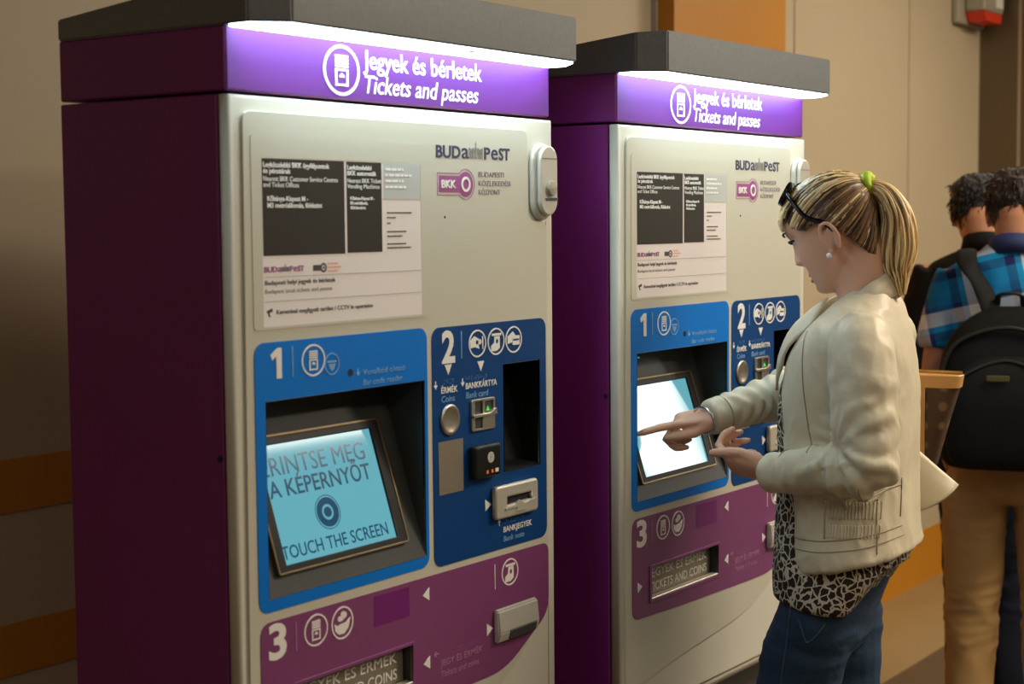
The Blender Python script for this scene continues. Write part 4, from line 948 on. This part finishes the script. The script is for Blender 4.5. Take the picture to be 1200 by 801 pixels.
for row in CT:
    rings.append([bm.verts.new(headpt(min(max(row[0], CT[0][0]), CT[-1][0]), 2*PI*k/64, table=CT)) for k in range(64)])
for a, b in zip(rings, rings[1:]):
    for k in range(64): bm.faces.new((a[k], a[(k+1) % 64], b[(k+1) % 64], b[k]))
bm.faces.new(rings[-1])
ctree = BVHTree.FromBMesh(bm)
bmesh.ops.delete(bm, geom=[v for v in bm.verts if v.co.z < capz(v.co.y)], context='VERTS')
for v in bm.verts: v.co = HX @ v.co
hr = obj('hair', bm, M['hair'], wm, smooth=True, label='streaked blonde hair combed back')
paint(hr, lambda i, c: rgb(70, 52, 36))
TIE = Vector((0, -.0955, .062))      # upright head frame
BL = [rgb(222, 190, 132), rgb(240, 216, 166), rgb(190, 152, 98), rgb(134, 100, 62), rgb(84, 60, 40), rgb(50, 36, 26)]
rnd = random.Random(11)
def on_cap(p, off):
    c0 = Vector((0, -.005, .03)); d = (p-c0).normalized(); h = ctree.ray_cast(c0+d*.3, -d)
    return h[0]+d*off if h[0] else p
guides, rad, cols = [], [], []
def root_strand(root, tone):
    path = []
    for i in range(15):
        t = i/14; p = root.lerp(TIE, t); q = on_cap(p, .0016+.0022*math.sin(PI*t)+rnd.uniform(0, .0012)); k = max(0, (t-.86)/.14); path.append(HX @ q.lerp(TIE+Vector(((q.x)*.16, 0, (q.z-.06)*.16)), k*k))
    guides.append(path); rad.append(rnd.uniform(.0017, .0030))
    cols.append(BL[min(5, max(0, int(rnd.gauss(tone, 1.1))))])
for sx in (-1, 1):
    for i in range(150):
        t = i/149+rnd.uniform(-.004, .004); s_ = max(0, min(.999, t))*(len(LINE)-2)+0; j = int(s_); f_ = s_-j
        y = LINE[j][0]*(1-f_)+LINE[j+1][0]*f_; z = LINE[j][1]*(1-f_)+LINE[j+1][1]*f_
        p = Vector((sx*.07, y, z)); h = ctree.ray_cast(Vector((sx*.2, min(y, .074), z)), Vector((-sx, 0, 0)))
        if y > .055: p = Vector((sx*.045*(1-(y-.055)/.05), .09, z+.004)); q = on_cap(p, .002)
        else: q = h[0] if h[0] else p
        root_strand(q+Vector((0, 0, rnd.uniform(0, .004))), 1.5 if z > .045 else 4.1)
for i in range(170):   # crown
    a = rnd.uniform(-1.25, 1.25); y = rnd.uniform(-.03, .075)
    q = on_cap(Vector((math.sin(a)*.07, y, .05+math.cos(a)*.07)), .002); root_strand(q, 1.2 if rnd.random() < .75 else 3.6)
strands('hair_strand_layer', guides, rad, M['hair'], hr, 'combed blonde and brown strands', cols)
# ponytail: (y, z, half thickness in the side view, half width)
SP = [(-.046, 1.648, .010, .012), (-.064, 1.655, .013, .018), (-.088, 1.640, .019, .026), (-.106, 1.602, .027, .034), (-.108, 1.555, .034, .038), (-.105, 1.515, .030, .034), (-.108, 1.488, .020, .024), (-.114, 1.458, .007, .010)]
SPc = catmull(SP, 5)
guides, rad, cols = [], [], []
for i in range(330):
    a = rnd.uniform(0, 2*PI); q = math.sqrt(rnd.random()); u, v = q*math.cos(a), q*math.sin(a); ph = rnd.uniform(0, 6); path = []
    end = len(SPc) if rnd.random() < .55 else rnd.randint(len(SPc)-7, len(SPc)-1)
    for k, (y, z, th, w) in enumerate(SPc[:end]):
        y2, z2 = SPc[min(k+1, len(SPc)-1)][:2]; y1, z1 = SPc[max(k-1, 0)][:2]; T_ = Vector((y2-y1, z2-z1)).normalized(); nn = Vector((-T_.y, T_.x))
        wv = .0030*math.sin(k*.28+ph); path.append(Vector((v*w+wv, y+nn.x*(u*th+wv), z+nn.y*(u*th+wv))))
    guides.append(path); rad.append(rnd.uniform(.0018, .0034)); cols.append(BL[min(5, max(0, int(rnd.gauss(1.3 if u < .2 else 1.9, 1.35))))])
strands('ponytail', guides, rad, M['hair'], hr, 'long blonde ponytail', cols)
bm = bmesh.new(); tp = HX @ TIE
tp = HX @ Vector((0, -.098, .0655)); add_tube(bm, [tp+Vector((.019*math.cos(2*PI*i/24), (.010*math.sin(2*PI*i/24))*.45, .016*math.sin(2*PI*i/24))) for i in range(25)], [.0095+.0018*math.sin(i*2.6) for i in range(25)], 10)
obj('hair_tie', bm, M['hairtie'], hr, smooth=True, label='lime green hair tie')
bm = bmesh.new(); add_ball(bm, (-.0800, -.001, 1.5325), .0058, 2); obj('earring', bm, M['pearl'], wm, smooth=True, label='pearl stud earring')
bm = bmesh.new(); add_ball(bm, (.0800, -.001, 1.5325), .0058, 2); obj('earring', bm, M['pearl'], wm, smooth=True, label='pearl stud earring')
# --- sunglasses pushed up on the hair
sg = empty('sunglasses', (1.24, -0.357, 0), 'black sunglasses pushed up on the blonde woman\'s hair', 'sunglasses', rz=math.radians(8))
for sx in (-1, 1):
    bm = bmesh.new(); c_ = Vector((sx*.033, .080, .098))
    def lens(th):
        out = []
        for i in range(24):
            a = 2*PI*i/24; q = Vector((c_.x+.030*math.copysign(abs(math.cos(a))**.8, math.cos(a)), 0, .0205*math.copysign(abs(math.sin(a))**.8, math.sin(a)))); out.append(q)
        return out
    A, B = [], []
    for q in lens(0):
        y = .040-(abs(q.x)/.075)**2*.014; p = Vector((q.x, y-1.0*q.z, .1125+q.z*.68)); A.append(bm.verts.new(HX @ (p+Vector((0, .003, .004))))); B.append(bm.verts.new(HX @ (p+Vector((0, .007, .009)))))
    bm.faces.new(A); bm.faces.new(B[::-1])
    for i in range(24): bm.faces.new((A[i], A[(i+1) % 24], B[(i+1) % 24], B[i]))
    obj('lens', bm, M['gloss_black'], sg, label='dark lens')
    bm = bmesh.new(); add_tube(bm, catmull([HX @ Vector((sx*.062, .034, .114)), HX @ Vector((sx*.0765, .026, .090)), HX @ Vector((sx*.0800, .015, .056)), HX @ Vector((sx*.0815, -.010, .032)), HX @ Vector((sx*.0790, -.022, .008))], 5), [(.0035, .0045)]*21, 8); obj('temple_arm', bm, M['gloss_black'], sg, smooth=True)
bm = bmesh.new(); add_tube(bm, catmull([HX @ Vector((-.008, .046, .120)), HX @ Vector((0, .048, .123)), HX @ Vector((.008, .046, .120))], 3), .0028, 8); obj('bridge', bm, M['gloss_black'], sg, smooth=True)
# --- handbag behind her right side
def monogram():
    m = mat('brown_monogram_canvas', rgb(66, 48, 36), 0.5, var=0.12, vscale=20, spec=.3); nt = m.node_tree; b = nt.nodes['Principled BSDF']
    tc = nt.nodes.new('ShaderNodeTexCoord'); mp = nt.nodes.new('ShaderNodeMapping'); mp.inputs['Rotation'].default_value = (0, 0, 0); mp.inputs['Scale'].default_value = (26, 26, 26); nt.links.new(tc.outputs['Object'], mp.inputs[0])
    vo = nt.nodes.new('ShaderNodeTexVoronoi'); vo.inputs['Scale'].default_value = 1; vo.inputs['Randomness'].default_value = 0.05; nt.links.new(mp.outputs[0], vo.inputs['Vector'])
    cr = nt.nodes.new('ShaderNodeValToRGB'); cr.color_ramp.elements[0].position = .16; cr.color_ramp.elements[0].color = rgb(122, 96, 66); cr.color_ramp.elements[1].position = .30; cr.color_ramp.elements[1].color = rgb(76, 56, 42)
    nt.links.new(vo.outputs['Distance'], cr.inputs[0]); nt.links.new(cr.outputs[0], b.inputs['Base Color'])
    return m
M['monogram'] = monogram(); M['tan_leather'] = mat('tan_leather_trim', rgb(196, 148, 84), 0.45, var=0.08); M['brass'] = mat('brass', rgb(200, 160, 90), 0.3, metal=0.9)
hb = empty('handbag', (1.24, -0.357, 0), 'brown patterned handbag with tan trim hanging behind the woman', 'handbag', rz=math.radians(8))
def bagsec(bm, rows):
    rings = []
    for z, y0, y1, x0, x1 in rows:
        rings.append([bm.verts.new((x0+(x1-x0)*(.5+.5*math.copysign(abs(math.cos(a))**.45, math.cos(a))), y0+(y1-y0)*(.5+.5*math.copysign(abs(math.sin(a))**.45, math.sin(a))), z)) for a in [2*PI*k/40 for k in range(40)]])
    for a, b in zip(rings, rings[1:]):
        for k in range(40): bm.faces.new((a[k], a[(k+1) % 40], b[(k+1) % 40], b[k]))
    bm.faces.new(rings[0][::-1]); bm.faces.new(rings[-1]); return bm
BX0, BX1 = .190, .262
bm = bagsec(bmesh.new(), [(1.105, -.122, -.05, BX0+.02, BX1-.02), (1.112, -.134, -.035, BX0+.006, BX1-.006), (1.19, -.154, -.035, BX0, BX1), (1.27, -.178, -.035, BX0+.006, BX1-.006)]); obj('bag_body', bm, M['monogram'], hb, smooth=False)
bm = bagsec(bmesh.new(), [(1.268, -.180, -.033, BX0+.004, BX1-.004), (1.291, -.184, -.030, BX0+.008, BX1-.008), (1.293, -.182, -.032, BX0+.010, BX1-.010)]); obj('tan_band', bm, M['tan_leather'], hb, label='tan leather band')
bm = bmesh.new(); add_tube(bm, [(BX0+.036, -.182, 1.2965), (BX0+.036, -.04, 1.2985)], .0035, 8); obj('zip', bm, M['brass'], hb, label='brass zip')
bm = bmesh.new(); add_box(bm, BX0-.004, BX0, -.118, -.100, 1.13, 1.268, .001, 1); obj('tab', bm, M['tan_leather'], hb, label='tan leather tab')
bm = bmesh.new(); add_tube(bm, catmull([(BX0+.036, -.060, 1.290), (.228, -.052, 1.37), (.198, -.050, 1.44), (.165, -.045, 1.448), (.200, -.035, 1.37), (BX0+.030, -.045, 1.290)], 6), [(.008, .003)]*31, 8); obj('strap', bm, M['tan_leather'], hb, smooth=True, label='tan shoulder strap')

# ------------------------------------------------------------------ the two men queueing beyond (x right, y forward, z up; backs to the camera)
def plaid():
    m = mat('turquoise_plaid_cotton', rgb(20, 120, 180), 0.75, spec=.2); nt = m.node_tree; b = nt.nodes['Principled BSDF']
    tc = nt.nodes.new('ShaderNodeTexCoord'); mp = nt.nodes.new('ShaderNodeMapping'); mp.inputs['Rotation'].default_value = (0, math.radians(14), 0)
    nt.links.new(tc.outputs['Object'], mp.inputs[0]); sp = nt.nodes.new('ShaderNodeSeparateXYZ'); nt.links.new(mp.outputs[0], sp.inputs[0])
    def bandramp(sock, off):
        a = nt.nodes.new('ShaderNodeMath'); a.operation = 'MULTIPLY_ADD'; a.inputs[1].default_value = 6.2; a.inputs[2].default_value = off; nt.links.new(sock, a.inputs[0])
        f = nt.nodes.new('ShaderNodeMath'); f.operation = 'FRACT'; nt.links.new(a.outputs[0], f.inputs[0])
        r = nt.nodes.new('ShaderNodeValToRGB'); r.color_ramp.interpolation = 'CONSTANT'; e = r.color_ramp.elements
        cols = [(0, (18, 128, 186)), (.26, (24, 36, 84)), (.42, (30, 150, 206)), (.52, (240, 240, 236)), (.76, (40, 60, 120)), (.84, (20, 112, 168))]
        e[0].position = 0; e[0].color = rgb(*cols[0][1]); e[1].position = cols[1][0]; e[1].color = rgb(*cols[1][1])
        for p_, c_ in cols[2:]: q = e.new(p_); q.color = rgb(*c_)
        nt.links.new(f.outputs[0], r.inputs[0]); return r.outputs[0]
    mx = nt.nodes.new('ShaderNodeMix'); mx.data_type = 'RGBA'; mx.inputs[0].default_value = .5
    nt.links.new(bandramp(sp.outputs[0], .15), mx.inputs[6]); nt.links.new(bandramp(sp.outputs[2], .4), mx.inputs[7]); nt.links.new(mx.outputs[2], b.inputs['Base Color'])
    return m
M['plaid'] = plaid()
M['navy_cloth'] = mat('navy_check_collar', rgb(34, 46, 92), 0.75, var=.3, vscale=25)
M['khaki'] = mat('khaki_cotton', rgb(168, 133, 84), 0.75, var=0.08, vscale=12, spec=.2)
M['black_cloth'] = mat('black_cotton', rgb(24, 23, 23), 0.8, var=0.15, vscale=12, spec=.2)
M['dark_jeans'] = mat('dark_navy_jeans', rgb(26, 32, 46), 0.8, var=0.2, vscale=15, spec=.2)
M['pack'] = mat('charcoal_nylon', rgb(22, 22, 21), 0.7, spec=0.15, var=0.12, vscale=20, bump=.08, bscale=120)
M['pack_trim'] = mat('black_webbing', rgb(18, 18, 17), 0.7)
M['pack_badge'] = mat('olive_badge', rgb(96, 92, 62), 0.4, metal=.4)

def man(name, loc, rz, label, shirt, trousers, head_pitch, hair_col, short_sleeve, arms, seed, head_x=0.0, sh_w=.205, stance=.106):
    t = empty(name, loc, label, 'person', rz=rz)
    X = place_head((head_x, -.002, 1.598), math.radians(head_pitch))
    bm = bmesh.new(); add_head(bm, X, 1.04, female=False, seg=48)
    limb(bm, [(head_x*.9, -.045, 1.60, .058, .060), (head_x*.7, -.052, 1.53, .056, .054), (head_x*.3, -.048, 1.48, .058, .046)])
    torso(bm, [(1.50, -.02, -.085, .07), (1.46, .01, -.095, .11), (1.38, .07, -.105, .145), (1.25, .09, -.115, .15), (1.10, .075, -.09, .135), (1.0, .07, -.09, .14), (.90, .07, -.08, .145), (.84, .05, -.06, .12)], e=1)
    H = []
    for sx, (S, E, Wr, hd) in zip((-1, 1), arms):
        S, E, Wr = Vector(S), Vector(E), Vector(Wr)
        limb(bm, [tuple(S)+(.036,), tuple(S.lerp(E, .5))+(.042,), tuple(E)+(.040,), tuple(E.lerp(Wr, .4))+(.038,), tuple(Wr)+(.027,)])
        hand(bm, Wr, hd, (sx, .1, .15), sx, 1.05, curls=[(18, 26, 16), (22, 30, 18), (26, 32, 20), (28, 34, 20)])
    legs = {sx: [(sx*(.068+stance*.2), -.01, .88, .085, .095), (sx*(.045+stance*.5), -.005, .76, .080, .088), (sx*stance*.97, 0, .62, .068, .074), (sx*stance, .005, .47, .057, .060), (sx*stance, -.01, .28, .054, .055), (sx*stance, -.02, .10, .040, .042), (sx*stance, -.02, .075, .038, .040)] for sx in (-1, 1)}
    for sx in (-1, 1):
        limb(bm, [(p[0], p[1], p[2], p[3]*.88, p[4]*.88) for p in legs[sx]]); limb(bm, [(sx*stance, -.04, .055, .036), (sx*stance, .06, .045, .038), (sx*stance, .16, .026, .030)])
    obj('body', vox(bm, .0062, 1), M['skin2'], t, smooth=True)
    # trousers
    bm = bmesh.new()
    torso(bm, [(1.02, .095, -.105, .150), (.96, .100, -.118, .160), (.90, .098, -.120, .166), (.85, .092, -.110, .162), (.815, .07, -.085, .14)])
    for sx in (-1, 1): limb(bm, [(p[0], p[1], max(p[2], .105), p[3]+(.004 if p[2] > .7 else .010), p[4]+(.004 if p[2] > .7 else .010)) for p in legs[sx][:-1]]+[(sx*stance, -.015, .06, .060, .065)], round_ends=False)
    bm = vox(bm, .0068, 2); wrinkle(bm, .007, 9, stretch=(1, 1, .8), seed=seed); wrinkle(bm, .008, 13, mask=lambda p: max(0, 1-abs(p.z-.48)/.16)+max(0, 1-abs(p.z-.76)/.10)*.7, stretch=(.8, .8, 1.8), seed=seed+4)
    tr_ = obj('trousers', bm, trousers, t, smooth=True)
    tt = BVHTree.FromPolygons([v.co for v in tr_.data.vertices], [p.vertices for p in tr_.data.polygons])
    for sx in (-1, 1):   # back pocket welts
        P = []
        for i in range(8):
            h = tt.ray_cast(Vector((sx*(.045+.012*i), -.6, .915-.002*i)), Vector((0, 1, 0)))
            if h[0]: P.append(h[0]+h[1]*.001)
        bm = bmesh.new(); add_tube(bm, P, .0022, 6); obj('pocket_welt', bm, trousers, tr_, smooth=True)
    for sx in (-1, 1):
        bm = bmesh.new(); limb(bm, [(sx*stance, -.075, .042, .042, .042), (sx*stance, .02, .048, .046, .048), (sx*stance, .11, .034, .048, .034), (sx*stance, .18, .028, .038, .028)])
        for v in bm.verts: v.co.z = max(v.co.z, 0)
        obj('shoe', bm, M['shoe'], t, smooth=True)
    # shirt or jacket
    bm = bmesh.new()
    torso(bm, [(1.525, -.015, -.098, .068), (1.505, .0, -.112, .090), (1.48, .03, -.122, .135), (1.445, .07, -.132, sh_w-.025), (1.38, .105, -.142, sh_w-.012), (1.25, .112, -.138, .185), (1.10, .106, -.128, .172), (.98, .108, -.135, .176), (.93, .106, -.136, .178)], e=.9)
    for sx, (S, E, Wr, hd) in zip((-1, 1), arms):
        S, E, Wr = Vector(S), Vector(E), Vector(Wr)
        if short_sleeve: limb(bm, [tuple(S+Vector((-sx*.03, 0, .01)))+(.062, .062), tuple(S.lerp(E, .4))+(.060, .062), tuple(S.lerp(E, .66))+(.058, .062)], round_ends=False)
        else: limb(bm, [tuple(S+Vector((-sx*.03, 0, .01)))+(.064, .064), tuple(S.lerp(E, .5))+(.058, .060), tuple(E)+(.053, .053), tuple(E.lerp(Wr, .5))+(.048, .048), tuple(E.lerp(Wr, .95))+(.040, .040)], round_ends=False)
    bm = vox(bm, .0065, 2); wrinkle(bm, .008, 9, stretch=(1, 1, .8), seed=seed+2)
    sh = obj('shirt' if short_sleeve else 'jacket', bm, shirt, t, smooth=True)
    bm = bmesh.new(); N = 36; V = [[], [], [], []]
    for k in range(N+1):
        a = math.radians(-160+320*k/N); sa, ca = math.sin(a), math.cos(a); fr = (1-ca)/2; bx, by = head_x*.5+sa*.066, -.055-ca*.060; zb = 1.508-.045*fr
        for q, (g, dz) in enumerate(((0, 0), (-.004, .050), (.003, .051), (.014, -.002))): V[q].append(bm.verts.new((bx+sa*g, by-ca*g, zb+dz)))
    for r in range(4):
        for k in range(N): bm.faces.new((V[r][k], V[r][k+1], V[(r+1) % 4][k+1], V[(r+1) % 4][k]))
    for k in (0, N): bm.faces.new([V[r][k] for r in range(4)])
    obj('collar', bm, M['navy_cloth'] if short_sleeve else shirt, sh, smooth=True)
    # hair: thick cap of tufts
    bm = bmesh.new()
    rows = [(z, f+.010, min(b-.012, -.072+.45*max(0, -z-.02)) if z < .02 else b-.013, (w+.010) if z > -.01 else max(w, .058)+.006) for z, f, b, w in HEAD]; rows[-3] = (.116, .046, -.066, .058); rows[-2:] = [(.126, .014, -.034, .034), (.130, -.002, -.016, .012)]
    T = catmull(rows, 4); rings = []
    for row in T: rings.append([bm.verts.new(headpt(min(max(row[0], T[0][0]), T[-1][0]), 2*PI*k/72, table=T)) for k in range(72)])
    for a, b in zip(rings, rings[1:]):
        for k in range(72): bm.faces.new((a[k], a[(k+1) % 72], b[(k+1) % 72], b[k]))
    bm.faces.new(rings[-1])
    lim = [(.10, .075), (.06, .058), (.035, .040), (.015, .02), (.004, .018), (-.012, .030), (-.026, .000), (-.034, -.045), (-.048, -.078), (-.12, -.083)]
    def hz(y):
        for (a, za), (b, zb) in zip(lim, lim[1:]):
            if a >= y >= b: return za+(zb-za)*(a-y)/(a-b)
        return lim[0][1] if y > lim[0][0] else lim[-1][1]
    bmesh.ops.delete(bm, geom=[v for v in bm.verts if v.co.z < hz(v.co.y)+.006*noise.noise(v.co*60)], context='VERTS')
    bm.normal_update()
    for v in bm.verts:
        n = noise.noise(v.co*38+Vector((seed, 0, 0))); n2 = noise.noise(v.co*95+Vector((0, seed, 0)))
        v.co += v.normal*(.006*n+.004*n2)
    for v in bm.verts: v.co = X @ (v.co*1.04)
    hair = obj('hair', bm, hair_col, t, smooth=True, label='short dark hair')
    # tufts along the scalp
    ht = BVHTree.FromPolygons([v.co for v in hair.data.vertices], [p.vertices for p in hair.data.polygons]); rr = random.Random(int(seed*10)); bm = bmesh.new(); c0 = X @ Vector((0, -.01, .03))
    for i in range(260):
        d = Vector((rr.gauss(0, 1), rr.gauss(-.4, 1), rr.gauss(.4, .8))).normalized(); h = ht.ray_cast(c0+d*.4, -d)
        if not h[0]: continue
        g = (Vector((0, -.25, -.8))-h[1]*min(0, h[1].dot(Vector((0, -.25, -.8))))*.9+h[1]*.10+Vector((rr.uniform(-.4, .4), rr.uniform(-.2, .2), 0))).normalized(); L = rr.uniform(.014, .024)
        add_tube(bm, [h[0]-h[1]*.003, h[0]+h[1]*.002+g*L*.4, h[0]+h[1]*.0005+g*L], [.0030, .0026, .0006], 4)
    tag(obj('hair_tuft_layer', bm, hair_col, hair, smooth=True), kind='stuff')
    return t, sh

M['hair_black'] = mat('near_black_hair', rgb(28, 23, 20), 0.55, var=0.3, vscale=40)
mA, shA = man('person', (2.864, -.168, 0), math.radians(-76), 'man in a turquoise plaid shirt and khaki trousers wearing a dark backpack', M['plaid'], M['khaki'], 12, M['hair_dark'], True,
    [((-.175, -.03, 1.425), (-.205, -.060, 1.15), (-.190, .09, .96), (.1, .5, -.8)), ((.175, -.03, 1.425), (.215, -.050, 1.15), (.200, .10, .96), (-.1, .5, -.8))], 2.3, head_x=.006)
mB, shB = man('person', (3.311, .040, 0), math.radians(-72), 'man in a black jacket and dark jeans, half hidden behind the plaid shirt', M['black_cloth'], M['dark_jeans'], 16, M['hair_black'], False,
    [((-.200, -.02, 1.425), (-.235, .0, 1.14), (-.150, .20, 1.08), (.5, 1, 0)), ((.175, -.02, 1.425), (.205, .0, 1.14), (.120, .20, 1.08), (-.5, 1, 0))], 7.9, head_x=-.045, sh_w=.215, stance=.066)
# ------------------------------------------------------------------ backpack on the plaid shirt
bp = empty('backpack', (2.864, -.168, 0), 'dark charcoal backpack on the back of the man in plaid', 'backpack', rz=math.radians(-76))
def pack(bm, rows, cx=.0, e=.55, seg=44):
    """rows: (z, halfwidth, y back, y front)"""
    rings = []
    for z, w, yb, yf in catmull(rows, 5):
        rings.append([bm.verts.new((cx+w*math.copysign(abs(math.cos(a))**e, math.cos(a)), (yb+yf)/2+(yf-yb)/2*math.copysign(abs(math.sin(a))**e, math.sin(a)), z)) for a in [2*PI*k/seg for k in range(seg)]])
    for a, b in zip(rings, rings[1:]):
        for k in range(seg): bm.faces.new((a[k], a[(k+1) % seg], b[(k+1) % seg], b[k]))
    bm.faces.new(rings[0][::-1]); bm.faces.new(rings[-1]); return bm
YF = -.150
bm = pack(bmesh.new(), [(.930, .130, -.25, YF), (.945, .160, -.285, YF), (1.00, .176, -.300, YF), (1.12, .180, -.305, YF), (1.22, .172, -.295, YF), (1.29, .145, -.275, YF), (1.335, .100, -.250, YF), (1.362, .045, -.215, YF)])
obj('pack_body', bm, M['pack'], bp, smooth=True)
bm = pack(bmesh.new(), [(.950, .110, -.315, -.28), (.962, .138, -.335, -.27), (1.02, .150, -.345, -.27), (1.12, .148, -.345, -.27), (1.19, .125, -.330, -.27), (1.225, .085, -.312, -.265), (1.238, .040, -.300, -.265)])
obj('front_pocket', bm, M['pack'], bp, smooth=True)
bm = bmesh.new(); add_tube(bm, catmull([(-.170, -.290, 1.10), (-.162, -.292, 1.20), (-.120, -.288, 1.275), (0, -.282, 1.312), (.120, -.288, 1.275), (.162, -.292, 1.20), (.170, -.290, 1.10)], 6), (.008, .006), 8); obj('zip_flap', bm, M['pack_trim'], bp, smooth=True)
bm = bmesh.new(); add_tube(bm, catmull([(-.125, -.335, 1.13), (-.11, -.334, 1.185), (0, -.312, 1.228), (.11, -.334, 1.185), (.125, -.335, 1.13)], 6), .005, 8); obj('pocket_zip', bm, M['pack_trim'], bp, smooth=True)
bm = bmesh.new(); add_box(bm, -.045, .012, -.3475, -.3405, 1.176, 1.192, .002, 1)
obj('badge', bm, M['pack_badge'], bp, label='small olive maker badge')
bm = bmesh.new(); add_tube(bm, catmull([(-.035, -.165, 1.365), (-.025, -.185, 1.395), (.025, -.185, 1.395), (.035, -.165, 1.365)], 6), (.009, .005), 8); obj('grab_handle', bm, M['pack_trim'], bp, smooth=True)
for sx in (-1, 1):
    P = catmull([(sx*.045, -.185, 1.345), (sx*.075, -.163, 1.415), (sx*.112, -.145, 1.472), (sx*.122, -.085, 1.508), (sx*.120, .00, 1.495), (sx*.125, .085, 1.43), (sx*.135, .135, 1.33), (sx*.160, .125, 1.18), (sx*.190, .03, 1.06), (sx*.185, -.09, 1.00), (sx*.165, -.175, .985)], 6)
    bm = bmesh.new(); add_tube(bm, P, [(.027, .007) if i < 42 else (.014, .004) for i in range(len(P))], 14, up=(0, -.35, 1)); obj('shoulder_strap', bm, M['pack'], bp, smooth=True)
